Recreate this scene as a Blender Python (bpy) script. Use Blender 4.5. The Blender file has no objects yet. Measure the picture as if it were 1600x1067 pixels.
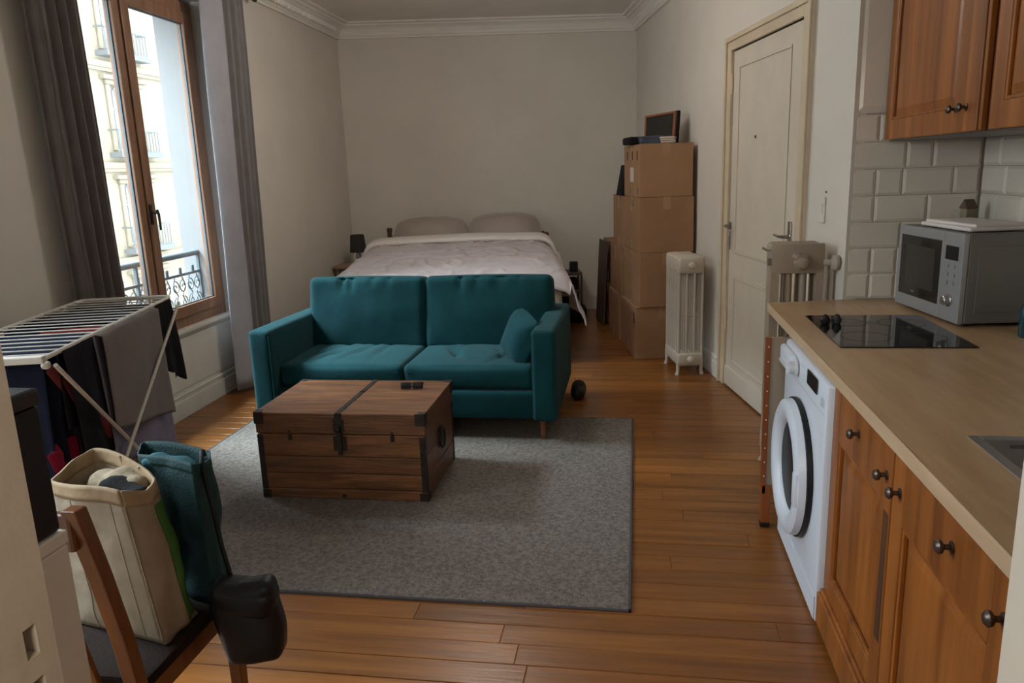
import bpy, bmesh, math, random
from mathutils import Vector, Matrix, noise
R_ = math.radians
random.seed(7)
SC = bpy.context.scene
COL = SC.collection

# ------------------------------------------------------------------ camera, sky, lights, exposure
cam_d = bpy.data.cameras.new('camera')
cam = bpy.data.objects.new('camera', cam_d)
COL.objects.link(cam)
SC.camera = cam
cam_d.sensor_width = 36.0
cam_d.lens = 1186.65 / 1600 * 36.0
cam_d.clip_start = 0.02
cam_d.clip_end = 400
cam.matrix_world = Matrix(((0.98700528, -0.0009233, 0.16068516, 0.0),
                           (0.15684139, 0.22302077, -0.96211357, 0.0),
                           (-0.03494781, 0.97481326, 0.22026749, 1.6),
                           (0, 0, 0, 1)))
world = bpy.data.worlds.new('sky')
SC.world = world
world.use_nodes = True
_bg = world.node_tree.nodes['Background']
_bg.inputs[0].default_value = (0.80, 0.90, 1.0, 1)
_bg.inputs[1].default_value = 3.1
SC.view_settings.view_transform = 'Standard'
SC.view_settings.look = 'None'
SC.view_settings.gamma = 1.0
SC.view_settings.use_curve_mapping = False
SC.view_settings.exposure = 0.40


def area_light(name, loc, aim, sx, sy, power, color):
    d = bpy.data.lights.new(name, 'AREA')
    d.shape = 'RECTANGLE'
    d.size = sx
    d.size_y = sy
    d.energy = power
    d.color = color
    o = bpy.data.objects.new(name, d)
    COL.objects.link(o)
    o.location = loc
    o.rotation_euler = (Vector(aim) - Vector(loc)).to_track_quat('-Z', 'Y').to_euler()
    return o


# added area lamps: sky above the street, and fill outside the added near window
area_light('sky_daylight', (-6.6, 4.2, 6.3), (-1.9, 4.6, 0.5), 4.0, 3.0, 3600, (0.74, 0.87, 1.0))
area_light('near_window_fill', (-4.1, 1.7, 2.4), (-1.0, 1.9, 0.9), 1.8, 1.8, 150, (0.80, 0.90, 1.0))
# fill lamps added behind the camera and above the sofa (both out of frame)
area_light('hall_fill', (-0.2, -1.2, 2.3), (-0.3, 1.5, 0.9), 0.9, 0.9, 30, (1.0, 0.90, 0.78))
_pd = bpy.data.lights.new('ceiling_fill', 'POINT')
_pd.energy = 31
_pd.shadow_soft_size = 0.16
_pd.color = (1.0, 0.95, 0.90)
_po = bpy.data.objects.new('ceiling_fill', _pd)
COL.objects.link(_po)
_po.location = (-1.2, 5.2, 2.78)

# ------------------------------------------------------------------ materials
MATS = {}


def mat(name, color, rough=0.6, metal=0.0, vary=0.0, vscale=6.0, bump=0.0, bscale=40.0, stretch=None,
        color2=None, sheen=0.0, coat=0.0, rnd=0.0, spec=0.5, fine=0.0, detail=4.0, transmission=0.0):
    if name in MATS:
        return MATS[name]
    m = bpy.data.materials.new(name)
    m.use_nodes = True
    nt = m.node_tree
    b = nt.nodes['Principled BSDF']
    b.inputs['Roughness'].default_value = rough
    b.inputs['Metallic'].default_value = metal
    b.inputs['Sheen Weight'].default_value = sheen
    b.inputs['Coat Weight'].default_value = coat
    b.inputs['Specular IOR Level'].default_value = spec
    b.inputs['Transmission Weight'].default_value = transmission
    b.inputs['Base Color'].default_value = (*color, 1)
    L = nt.links
    tc = nt.nodes.new('ShaderNodeTexCoord')
    src = tc.outputs['Object']
    mp = nt.nodes.new('ShaderNodeMapping')
    L.new(src, mp.inputs[0])
    if stretch:
        mp.inputs['Scale'].default_value = stretch
    if rnd > 0:
        oi = nt.nodes.new('ShaderNodeObjectInfo')
        mu = nt.nodes.new('ShaderNodeMath')
        mu.operation = 'MULTIPLY'
        mu.inputs[1].default_value = 37.0
        L.new(oi.outputs['Random'], mu.inputs[0])
        cx = nt.nodes.new('ShaderNodeCombineXYZ')
        L.new(mu.outputs[0], cx.inputs[0])
        L.new(mu.outputs[0], cx.inputs[1])
        L.new(mu.outputs[0], cx.inputs[2])
        L.new(cx.outputs[0], mp.inputs['Location'])
    out_col = None
    if vary > 0 or color2:
        n = nt.nodes.new('ShaderNodeTexNoise')
        n.inputs['Scale'].default_value = vscale
        n.inputs['Detail'].default_value = detail
        n.inputs['Roughness'].default_value = 0.6
        L.new(mp.outputs[0], n.inputs[0])
        rp = nt.nodes.new('ShaderNodeValToRGB')
        rp.color_ramp.elements[0].position = 0.32
        rp.color_ramp.elements[1].position = 0.68
        c2 = color2 or tuple(min(1, c * (1 + vary)) for c in color)
        c1 = color if color2 else tuple(c * (1 - vary) for c in color)
        rp.color_ramp.elements[0].color = (*c1, 1)
        rp.color_ramp.elements[1].color = (*c2, 1)
        L.new(n.outputs['Fac'], rp.inputs[0])
        out_col = rp.outputs[0]
    if rnd > 0:
        hs = nt.nodes.new('ShaderNodeHueSaturation')
        if out_col is not None:
            L.new(out_col, hs.inputs['Color'])
        else:
            hs.inputs['Color'].default_value = (*color, 1)
        mr = nt.nodes.new('ShaderNodeMapRange')
        mr.inputs['To Min'].default_value = 1 - rnd
        mr.inputs['To Max'].default_value = 1 + rnd
        L.new(oi.outputs['Random'], mr.inputs[0])
        L.new(mr.outputs[0], hs.inputs['Value'])
        out_col = hs.outputs[0]
    if out_col is not None:
        L.new(out_col, b.inputs['Base Color'])
    if bump > 0:
        n2 = nt.nodes.new('ShaderNodeTexNoise')
        n2.inputs['Scale'].default_value = bscale
        n2.inputs['Detail'].default_value = 5
        L.new(mp.outputs[0], n2.inputs[0])
        bp = nt.nodes.new('ShaderNodeBump')
        bp.inputs['Strength'].default_value = bump
        bp.inputs['Distance'].default_value = 0.01
        L.new(n2.outputs['Fac'], bp.inputs['Height'])
        L.new(bp.outputs[0], b.inputs['Normal'])
    MATS[name] = m
    return m


M = {}
M['wall'] = mat('wall_paint', (0.63, 0.575, 0.50), 0.75, vary=0.05, vscale=1.3, bump=0.12, bscale=9)
M['ceil'] = mat('ceiling_paint', (0.74, 0.69, 0.63), 0.8, vary=0.04, vscale=2, bump=0.1, bscale=9)
M['trimw'] = mat('gloss_white_paint', (0.66, 0.61, 0.53), 0.45, vary=0.04, vscale=8, bump=0.1, bscale=30)
M['cream'] = mat('cream_door_paint', (0.60, 0.53, 0.43), 0.4, vary=0.06, vscale=3, bump=0.12, bscale=14)
M['frame_cream'] = mat('cream_frame_paint', (0.58, 0.47, 0.33), 0.4, vary=0.08, vscale=4, bump=0.12, bscale=14)
M['board'] = mat('varnished_pine_board', (0.140, 0.047, 0.008), 0.30, color2=(0.265, 0.098, 0.019), vscale=2.2, stretch=(1.0, 9, 9),
                 rnd=0.16, bump=0.10, bscale=7, spec=0.5)
M['subfloor'] = mat('dark_subfloor', (0.035, 0.015, 0.007), 0.8)
M['winwood'] = mat('window_oak', (0.20, 0.095, 0.048), 0.45, color2=(0.30, 0.155, 0.085), vscale=5, stretch=(6, 6, 0.6), bump=0.15, bscale=12)
M['pine'] = mat('cabinet_pine', (0.165, 0.047, 0.007), 0.38, color2=(0.37, 0.122, 0.021), vscale=1.9, stretch=(7, 7, 0.5), bump=0.08, bscale=12, rnd=0.06)
M['pined'] = mat('cabinet_pine_dark', (0.17, 0.042, 0.006), 0.4, color2=(0.25, 0.066, 0.010), vscale=3, stretch=(7, 7, 0.5))
M['stain'] = mat('worn_dark_stain', (0.035, 0.018, 0.010), 0.6, color2=(0.13, 0.045, 0.012), vscale=9, stretch=(3, 3, 0.6))
M['top'] = mat('beech_worktop', (0.40, 0.245, 0.125), 0.33, color2=(0.53, 0.345, 0.19), vscale=2.5, stretch=(9, 1.0, 5), bump=0.04, bscale=20)
M['topedge'] = mat('beech_edge_strip', (0.52, 0.36, 0.22), 0.4, color2=(0.60, 0.43, 0.28), vscale=4, stretch=(6, 1, 6))
M['tile'] = mat('glazed_cream_tile', (0.64, 0.57, 0.48), 0.22, vary=0.05, vscale=3, rnd=0.05, bump=0.05, bscale=8, spec=0.5)
M['grout'] = mat('grout', (0.34, 0.30, 0.25), 0.9)
M['trunk'] = mat('old_trunk_wood', (0.085, 0.032, 0.011), 0.42, color2=(0.21, 0.085, 0.032), vscale=3.5, stretch=(1.0, 8, 8), rnd=0.18, bump=0.3, bscale=14)
M['trunk_y'] = mat('old_trunk_side_wood', (0.075, 0.029, 0.010), 0.42, color2=(0.18, 0.073, 0.028), vscale=3.5, stretch=(8, 1.0, 8), rnd=0.15, bump=0.3, bscale=14)
M['iron'] = mat('dark_iron', (0.035, 0.028, 0.024), 0.5, metal=0.6, vary=0.3, vscale=30, bump=0.2, bscale=60)
M['knob'] = mat('bronze_knob', (0.10, 0.072, 0.058), 0.35, metal=0.7)
M['teal'] = mat('teal_sofa_fabric', (0.002, 0.042, 0.048), 0.9, vary=0.12, vscale=10, bump=0.35, bscale=260, sheen=0.04, spec=0.2)
M['tealbag'] = mat('teal_canvas', (0.002, 0.038, 0.041), 0.8, vary=0.12, vscale=10, bump=0.3, bscale=160)
M['duvet'] = mat('mauve_grey_duvet', (0.47, 0.415, 0.415), 0.75, vary=0.05, vscale=3, bump=0.5, bscale=5, sheen=0.2)
M['duvetw'] = mat('pale_duvet_underside', (0.70, 0.65, 0.60), 0.8, vary=0.04, vscale=3, bump=0.4, bscale=6)
M['pillow'] = mat('taupe_pillow_cotton', (0.40, 0.34, 0.30), 0.85, vary=0.06, vscale=4, bump=0.3, bscale=12)
M['rug'] = mat('grey_wool_rug', (0.095, 0.080, 0.067), 0.95, color2=(0.215, 0.186, 0.158), vscale=55, bump=0.8, bscale=120, detail=3)
M['rugedge'] = mat('dark_rug_binding', (0.06, 0.052, 0.055), 0.9, bump=0.5, bscale=90)
M['card'] = mat('cardboard', (0.29, 0.155, 0.075), 0.8, vary=0.07, vscale=4, bump=0.08, bscale=20, rnd=0.06)
M['cardtape'] = mat('brown_packing_tape', (0.33, 0.19, 0.10), 0.3, vary=0.1, vscale=14)
M['paper'] = mat('pale_paper_label', (0.55, 0.48, 0.40), 0.8)
M['hole'] = mat('black_hole', (0.01, 0.008, 0.007), 0.9)
M['radiator'] = mat('cream_radiator_enamel', (0.46, 0.40, 0.325), 0.42, vary=0.06, vscale=6, bump=0.12, bscale=24)
M['radiator2'] = mat('taupe_radiator_enamel', (0.30, 0.235, 0.175), 0.42, vary=0.08, vscale=6, bump=0.15, bscale=24)
M['enamel'] = mat('white_appliance_enamel', (0.66, 0.71, 0.80), 0.3, spec=0.5)
M['enamel2'] = mat('grey_white_plastic', (0.55, 0.56, 0.60), 0.35)
M['blackp'] = mat('black_plastic', (0.008, 0.008, 0.009), 0.45, spec=0.3)
M['blackm'] = mat('matt_black_board', (0.008, 0.007, 0.007), 0.8, spec=0.2)
M['dgrey'] = mat('dark_grey_plastic', (0.035, 0.032, 0.031), 0.6, spec=0.25)
M['glassblk'] = mat('black_ceramic_glass', (0.008, 0.008, 0.009), 0.06, spec=0.6)
M['ovenglass'] = mat('dark_oven_glass', (0.018, 0.017, 0.016), 0.12, spec=0.5)
M['steel'] = mat('brushed_steel', (0.42, 0.41, 0.40), 0.36, metal=0.85, vary=0.05, vscale=4, stretch=(1, 1, 12))
M['steelp'] = mat('silver_painted_metal', (0.17, 0.16, 0.145), 0.42, metal=0.3)
M['silver'] = mat('silver_plastic', (0.33, 0.335, 0.34), 0.38, metal=0.4)
M['chrome'] = mat('aged_chrome', (0.45, 0.44, 0.42), 0.25, metal=1.0)
M['curtain'] = mat('grey_brown_curtain', (0.19, 0.170, 0.160), 0.9, vary=0.08, vscale=8, bump=0.25, bscale=160, sheen=0.2)
M['curtl'] = mat('window_lit_curtain_lining', (0.36, 0.35, 0.375), 0.9, vary=0.06, vscale=6, bump=0.2, bscale=120)  # window light on the curtain edge put into a paler colour
M['canvas'] = mat('beige_canvas_bag', (0.24, 0.185, 0.125), 0.85, color2=(0.35, 0.275, 0.195), vscale=9, bump=0.35, bscale=22)
M['canvast'] = mat('tan_canvas_hem', (0.33, 0.225, 0.125), 0.85, vary=0.08, vscale=7, bump=0.3, bscale=40)
M['green'] = mat('green_print_panel', (0.035, 0.12, 0.012), 0.7, color2=(0.06, 0.17, 0.02), vscale=14)
M['chair'] = mat('reddish_brown_chair_wood', (0.12, 0.037, 0.008), 0.32, color2=(0.20, 0.064, 0.015), vscale=4, stretch=(6, 6, 0.7))
M['seat'] = mat('dark_seat_fabric', (0.022, 0.014, 0.011), 0.9, spec=0.1, bump=0.3, bscale=120)
M['rackw'] = mat('white_coated_tube', (0.62, 0.58, 0.52), 0.4)
M['jamb'] = mat('cream_jamb_paint', (0.46, 0.395, 0.315), 0.5, vary=0.06, vscale=6, bump=0.2, bscale=20)
M['stone'] = mat('cream_limestone', (0.50, 0.43, 0.325), 0.9, vary=0.05, vscale=0.7, bump=0.1, bscale=4)
M['stone2'] = mat('grey_white_render', (0.60, 0.58, 0.55), 0.9, vary=0.03, vscale=1)
M['pane_far'] = mat('haze_paled_far_glass', (0.44, 0.43, 0.41), 0.4)  # lightened in colour to give the bright haze over the far panes
M['ironblue'] = mat('blue_grey_painted_iron', (0.10, 0.13, 0.145), 0.5)
M['ironfar'] = mat('haze_paled_far_iron', (0.30, 0.32, 0.33), 0.6)  # far ironwork paled in colour for the same bright haze
M['render'] = mat('weathered_grey_render', (0.24, 0.24, 0.235), 0.9, vary=0.05, vscale=2)
M['zinc'] = mat('zinc_roof', (0.30, 0.33, 0.36), 0.6)
M['asphalt'] = mat('asphalt', (0.10, 0.10, 0.10), 0.9, vary=0.1)
M['lampshade'] = mat('charcoal_lampshade', (0.025, 0.023, 0.022), 0.9)
M['nwood'] = mat('pale_bedside_wood', (0.30, 0.19, 0.12), 0.5, vary=0.1, stretch=(1, 8, 8))
M['dwood'] = mat('dark_bedside_wood', (0.07, 0.042, 0.028), 0.5, vary=0.1, stretch=(1, 8, 8))
M['bedwood'] = mat('brown_bedpost_wood', (0.09, 0.045, 0.025), 0.5, vary=0.1)
M['white'] = mat('white_plastic', (0.62, 0.58, 0.52), 0.4)
M['clothw'] = mat('white_folded_cotton', (0.66, 0.60, 0.55), 0.85, bump=0.3, bscale=30)
M['copper'] = mat('orange_brown_frame_wood', (0.22, 0.07, 0.025), 0.4)


def glass(name, tint, fres=0.10):
    m = bpy.data.materials.new(name)
    m.use_nodes = True
    nt = m.node_tree
    nt.nodes.clear()
    out = nt.nodes.new('ShaderNodeOutputMaterial')
    tr = nt.nodes.new('ShaderNodeBsdfTransparent')
    tr.inputs[0].default_value = (*tint, 1)
    gl = nt.nodes.new('ShaderNodeBsdfGlossy')
    gl.inputs['Roughness'].default_value = 0.02
    lw = nt.nodes.new('ShaderNodeLayerWeight')
    lw.inputs[0].default_value = 0.5
    pw = nt.nodes.new('ShaderNodeMath')
    pw.operation = 'POWER'
    pw.inputs[1].default_value = 5.0
    nt.links.new(lw.outputs['Facing'], pw.inputs[0])
    fr = nt.nodes.new('ShaderNodeMath')
    fr.operation = 'MULTIPLY_ADD'
    fr.inputs[1].default_value = 0.5
    fr.inputs[2].default_value = 0.03
    nt.links.new(pw.outputs[0], fr.inputs[0])
    mx = nt.nodes.new('ShaderNodeMixShader')
    nt.links.new(fr.outputs[0], mx.inputs[0])
    nt.links.new(tr.outputs[0], mx.inputs[1])
    nt.links.new(gl.outputs[0], mx.inputs[2])
    nt.links.new(mx.outputs[0], out.inputs[0])
    return m


M['glass'] = glass('window_glass', (0.96, 0.98, 0.97))
M['glassd'] = mat('drum_door_glass', (0.10, 0.12, 0.13), 0.08, spec=0.7)
M['bottle'] = mat('teal_bottle_glass', (0.004, 0.045, 0.055), 0.08, spec=0.8)
M['tealcloth'] = mat('bright_teal_cloth', (0.006, 0.09, 0.11), 0.8)


def cloth_mat(name, c):
    return mat(name, c, 0.95, vary=0.08, vscale=8, bump=0.3, bscale=90, spec=0.12)


# ------------------------------------------------------------------ mesh helpers
class MB:
    def __init__(s):
        s.v = []
        s.f = []

    def add(s, vs, fs, T=None):
        n = len(s.v)
        for p in vs:
            p = Vector(p)
            if T is not None:
                p = T @ p
            s.v.append(tuple(p))
        for f in fs:
            s.f.append(tuple(i + n for i in f))
        return s

    def box(s, x0, x1, y0, y1, z0, z1, T=None):
        vs = [(x0, y0, z0), (x1, y0, z0), (x1, y1, z0), (x0, y1, z0), (x0, y0, z1), (x1, y0, z1), (x1, y1, z1), (x0, y1, z1)]
        fs = [(3, 2, 1, 0), (4, 5, 6, 7), (0, 1, 5, 4), (1, 2, 6, 5), (2, 3, 7, 6), (3, 0, 4, 7)]
        return s.add(vs, fs, T)

    def hexa(s, b4, t4, T=None):
        fs = [(3, 2, 1, 0), (4, 5, 6, 7), (0, 1, 5, 4), (1, 2, 6, 5), (2, 3, 7, 6), (3, 0, 4, 7)]
        return s.add(list(b4) + list(t4), fs, T)

    def tube(s, pts, r, n=8, closed=False, cap=True, T=None, flat=1.0):
        pts = [Vector(p) for p in pts]
        m = len(pts)
        rr = r if isinstance(r, (list, tuple)) else [r] * m
        vs = []
        prev = None
        for i, p in enumerate(pts):
            if closed:
                t = (pts[(i + 1) % m] - pts[i - 1]).normalized()
            else:
                t = (pts[min(i + 1, m - 1)] - pts[max(i - 1, 0)]).normalized()
            if prev is None:
                a = Vector((0, 0, 1)) if abs(t.z) < 0.9 else Vector((1, 0, 0))
                nrm = (a - t * a.dot(t)).normalized()
            else:
                nrm = (prev - t * prev.dot(t))
                nrm = nrm.normalized() if nrm.length > 1e-6 else prev
            prev = nrm
            bn = t.cross(nrm)
            for k in range(n):
                an = 2 * math.pi * k / n
                vs.append(p + nrm * math.cos(an) * rr[i] + bn * math.sin(an) * rr[i] * flat)
        fs = []
        for i in range(m if closed else m - 1):
            j = (i + 1) % m
            for k in range(n):
                k2 = (k + 1) % n
                fs.append((i * n + k, i * n + k2, j * n + k2, j * n + k))
        if not closed and cap:
            fs.append(tuple(reversed(range(n))))
            fs.append(tuple(range((m - 1) * n, m * n)))
        return s.add(vs, fs, T)

    def lathe(s, prof, n=24, T=None, cap=True):
        vs = []
        for r, z in prof:
            for k in range(n):
                a = 2 * math.pi * k / n
                vs.append((r * math.cos(a), r * math.sin(a), z))
        fs = []
        m = len(prof)
        for i in range(m - 1):
            for k in range(n):
                k2 = (k + 1) % n
                fs.append((i * n + k, i * n + k2, (i + 1) * n + k2, (i + 1) * n + k))
        if cap:
            fs.append(tuple(reversed(range(n))))
            fs.append(tuple(range((m - 1) * n, m * n)))
        return s.add(vs, fs, T)

    def prism(s, poly, z0, z1, T=None):
        n = len(poly)
        vs = [(x, y, z0) for x, y in poly] + [(x, y, z1) for x, y in poly]
        fs = [tuple(reversed(range(n))), tuple(range(n, 2 * n))]
        for i in range(n):
            j = (i + 1) % n
            fs.append((i, j, n + j, n + i))
        return s.add(vs, fs, T)

    def grid(s, fn, nu, nv, T=None, closeu=False):
        vs = [fn(i / nu, j / nv) for j in range(nv + 1) for i in range(nu + 1)]
        fs = [(j * (nu + 1) + i, j * (nu + 1) + i + 1, (j + 1) * (nu + 1) + i + 1, (j + 1) * (nu + 1) + i)
              for j in range(nv) for i in range(nu)]
        return s.add(vs, fs, T)

    def soft(s, w, d, h, r, n=10, bulge=0.0, seed=0, amp=0.0, freq=6.0, T=None, pinch=0.0, bz=1.0):
        """rounded, slightly puffed block centred on the origin"""
        bm = bmesh.new()
        bmesh.ops.create_cube(bm, size=2)
        bmesh.ops.subdivide_edges(bm, edges=bm.edges[:], cuts=n, use_grid_fill=True)
        hw, hd, hh = w / 2, d / 2, h / 2
        r = min(r, hw * .98, hd * .98, hh * .98)
        seg = n + 1
        nb = 1 if seg < 8 else (2 if seg < 16 else 3)
        tb = 1 - 2.0 * nb / seg          # |t| beyond tb lies in the rounded rim

        def remap(t_, hf):
            q = 1 - r / hf
            if seg < 3:
                return t_
            a_ = abs(t_)
            k_ = a_ / tb * q if a_ <= tb and tb > 0 else q + (a_ - tb) / (1 - tb) * (1 - q)
            return k_ if t_ > 0 else -k_

        for v in bm.verts:
            o_ = v.co.copy()
            c = Vector((remap(o_.x, hw), remap(o_.y, hd), remap(o_.z, hh)))
            # denser towards edges
            p = Vector((c.x * hw, c.y * hd, c.z * hh))
            q = Vector((max(-hw + r, min(hw - r, p.x)), max(-hd + r, min(hd - r, p.y)), max(-hh + r, min(hh - r, p.z))))
            dlt = p - q
            if dlt.length > 1e-9:
                p = q + dlt.normalized() * min(r, max(abs(dlt.x), abs(dlt.y), abs(dlt.z)))
            fx, fy, fz = 1 - c.x ** 2, 1 - c.y ** 2, 1 - c.z ** 2
            if pinch:
                k = (1 - pinch * (1 - fx) * (1 - fy)) if pinch > 0 else 1
                p.z *= k
            nn = Vector((c.x if abs(c.x) > .99 else 0, c.y if abs(c.y) > .99 else 0, c.z if abs(c.z) > .99 else 0))
            bl = bulge * (fy * fz * abs(nn.x) * 0.5 + fx * fz * abs(nn.y) + fx * fy * abs(nn.z) * bz)
            p += nn * bl
            if amp:
                p += nn * amp * noise.noise(Vector((p.x * freq + seed, p.y * freq, p.z * freq)))
            v.co = p
        bm.verts.index_update()
        s.add([v.co.copy() for v in bm.verts], [tuple(v.index for v in f.verts) for f in bm.faces], T)
        bm.free()
        return s


def TR(x=0, y=0, z=0, rx=0, ry=0, rz=0):
    return Matrix.Translation((x, y, z)) @ Matrix.Rotation(rz, 4, 'Z') @ Matrix.Rotation(ry, 4, 'Y') @ Matrix.Rotation(rx, 4, 'X')


def obj(name, mb, m, parent=None, smooth=False, bevel=0.0, loc=None, rz=None, solid=0.0, angle=40, segs=2):
    me = bpy.data.meshes.new(name)
    me.from_pydata(mb.v, [], mb.f)
    me.update()
    me.materials.append(M[m] if isinstance(m, str) else m)
    if smooth:
        me.polygons.foreach_set('use_smooth', [True] * len(me.polygons))
        try:
            me.set_sharp_from_angle(angle=R_(angle))
        except Exception:
            pass
    o = bpy.data.objects.new(name, me)
    COL.objects.link(o)
    if parent is not None:
        o.parent = parent
    if loc is not None:
        o.location = loc
    if rz is not None:
        o.rotation_euler = (0, 0, rz)
    if solid:
        md = o.modifiers.new('solid', 'SOLIDIFY')
        md.thickness = solid
        md.offset = 0
    if bevel:
        md = o.modifiers.new('bevel', 'BEVEL')
        md.width = bevel
        md.segments = segs
        md.limit_method = 'ANGLE'
        md.angle_limit = R_(35)
    return o


def bx(name, d, m, parent=None, bevel=0.002, T=None, **k):
    return obj(name, MB().box(*d, T=T), m, parent, bevel=bevel, **k)


def tag(o, label=None, cat=None, group=None, kind=None):
    if label:
        o['label'] = label
    if cat:
        o['category'] = cat
    if group:
        o['group'] = group
    if kind:
        o['kind'] = kind
    return o


def empty(name, loc=(0, 0, 0), rz=0.0, parent=None):
    o = bpy.data.objects.new(name, None)
    o.empty_display_size = 0.1
    COL.objects.link(o)
    o.location = loc
    o.rotation_euler = (0, 0, rz)
    if parent is not None:
        o.parent = parent
    return o


def thing(name, label, cat, loc=(0, 0, 0), rz=0.0, group=None):
    return tag(empty(name, loc, rz), label, cat, group)


def struct(o):
    o['kind'] = 'structure'
    return o


def piece(src, parent, loc, scale=None, rot=None, name=None):
    c = src.copy()
    COL.objects.link(c)
    c.parent = parent
    c.location = loc
    if scale:
        c.scale = scale
    if rot:
        c.rotation_euler = rot
    return c


# ------------------------------------------------------------------ the plan of the room
CEIL = 3.155
AX, AY = -3.13, 8.167          # back left corner
CX, CY = 1.0, 3.88             # where the right wall meets the tiled kitchen wall
RW_A = math.atan2(0.9803, -0.1977)    # right wall frame: x far along the wall, y into the room
LW_A = math.atan2(-1.0, 0.0297)       # left wall frame: x towards the camera, y into the room
BK_A = math.atan2(0.1977, 0.9803)     # back wall frame: x to the right, y outwards
RW = Matrix.Translation((CX, CY, 0)) @ Matrix.Rotation(RW_A, 4, 'Z')
LW = Matrix.Translation((AX, AY, 0)) @ Matrix.Rotation(LW_A, 4, 'Z')
BK = Matrix.Translation((AX, AY, 0)) @ Matrix.Rotation(BK_A, 4, 'Z')
WL, WR = 2.767, 4.497   # window along the left wall (far edge, near edge)

# ---- floor
fl = struct(obj('floor', MB().box(-3.9, 2.3, -2.2, 9.6, -0.10, -0.021), 'subfloor'))
fl['label'] = 'varnished orange brown floorboards running across the room'
pitch = 0.111
y = 0.30
rows = []
while y < 8.9:
    rows.append(y)
    y += pitch
cnt = 0
far = MB()
protos = {}
for i, y0 in enumerate(rows):
    # extent of the row inside the walls
    xl = AX + (AY - y0) * 0.0297 - 0.10
    if y0 + pitch < CY:
        xr = 1.56
    else:
        xr = CX - (y0 - CY) * 0.2017 + 0.03
    x = xl
    off = random.uniform(0.5, 1.7)
    if y0 > AY - 0.1:
        x = AX + (y0 - AY) / 0.2017 - 0.1
    cuts = [x]
    nx = x + off
    while nx < xr - 0.4:
        cuts.append(nx)
        nx += random.uniform(1.3, 2.1)
    cuts.append(xr)
    for a, b in zip(cuts[:-1], cuts[1:]):
        if b - a < 0.02:
            continue
        dz = random.uniform(-0.0006, 0.0006)
        if y0 < 7.6:
            key = round((b - a) * 4)
            if key not in protos:
                mb = MB().box(-0.5, 0.5, -pitch / 2 + 0.0016, pitch / 2 - 0.0016, -0.020, 0.0)
                o = obj('floor_board', mb, 'board', fl, bevel=0.0015, segs=1)
                protos[key] = o
            else:
                o = protos[key].copy()
                COL.objects.link(o)
                o.parent = fl
            o.scale = (b - a - 0.0008, 1, 1)
            o.location = ((a + b) / 2, y0 + pitch / 2, dz)
            cnt += 1
        else:
            far.box(a + .001, b - .001, y0 + .0016, y0 + pitch - .0016, -0.02, dz)
fo = obj('distant_floor_boards', far, 'board', fl)
fo['kind'] = 'stuff'

# ---- ceiling
struct(obj('ceiling', MB().box(-3.9, 2.3, -2.2, 9.6, CEIL, CEIL + 0.1), 'ceil'))

# ---- left wall (window niche with apron)
w = MB()
TH = 0.36
w.box(-0.4, WL - 0.05, -TH, 0, 0, CEIL, LW)
W2A, W2B = 5.70, 7.25  # opening for the added window, out of view
w.box(WR + 0.05, W2A, -TH, 0, 0, CEIL, LW)
w.box(W2B, 8.5, -TH, 0, 0, CEIL, LW)
w.box(W2A, W2B, -TH, 0, 2.86, CEIL, LW)
w.box(W2A, W2B, -TH, -0.085, 0, 0.60, LW)
w.box(WL - 0.05, WR + 0.05, -TH, 0, 2.86, CEIL, LW)
w.box(WL - 0.05, WR + 0.05, -TH, -0.085, 0, 0.60, LW)          # apron under the window
struct(obj('wall_left', w, 'wall'))
w = MB()
w.box(WL - 0.05, WL + 0.065, -TH, -0.157, 0.60, 2.86, LW)        # outer reveals
w.box(WR - 0.065, WR + 0.05, -TH, -0.157, 0.60, 2.86, LW)
w.box(WL + 0.065, WR - 0.065, -TH, -0.157, 0.60, 0.64, LW)
struct(obj('trim_7', w, 'render'))['label'] = 'grey rendered outer reveal of the window'
tr = MB()
tr.box(WL - 0.045, WR + 0.045, -0.10, -0.045, 0.575, 0.605, LW)
tr.box(WL - 0.045, WR + 0.045, -0.10, -0.06, 0.56, 0.575, LW)
struct(obj('trim_1', tr, 'trimw', bevel=0.006))['label'] = 'white painted sill under the window'
pn = MB()
pn.box(WL - 0.01, WR, -0.085, -0.078, 0.19, 0.54, LW)
struct(obj('trim_2', pn, 'trimw', bevel=0.003))

# baseboards
def baseboard(name, T, x0, x1, yb, yin, side=1):
    mb = MB()
    mb.box(x0, x1, min(yb, yin), max(yb, yin), 0, 0.12, T)
    y2 = yb + (yin - yb) * 0.6
    mb.box(x0, x1, min(yb, y2), max(yb, y2), 0.12, 0.145, T)
    y3 = yb + (yin - yb) * 0.9
    mb.box(x0, x1, min(yb, y3), max(yb, y3), 0.145, 0.16, T)
    struct(obj(name, mb, 'trimw', bevel=0.003))


mb = MB()
mb.box(0, WL - 0.05, 0, 0.022, 0, 0.14, LW)
mb.box(0, WL - 0.05, 0, 0.013, 0.14, 0.165, LW)
mb.box(WR + 0.05, 5.70, 0, 0.022, 0, 0.14, LW)
mb.box(WR + 0.05, 5.70, 0, 0.013, 0.14, 0.165, LW)
mb.box(WL - 0.05, WR + 0.05, -0.085, -0.058, 0, 0.125, LW)
mb.box(WL - 0.05, WR + 0.05, -0.085, -0.068, 0.125, 0.15, LW)
mb.box(WL - 0.05, WR + 0.05, -0.085, -0.062, 0.15, 0.165, LW)
struct(obj('baseboard_left', mb, 'trimw', bevel=0.003))
baseboard('baseboard_back', BK, 0.0, 3.2, 0.0, -0.022)
baseboard('baseboard_right', RW, 1.86, 5.02, 0.0, 0.022)

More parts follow.
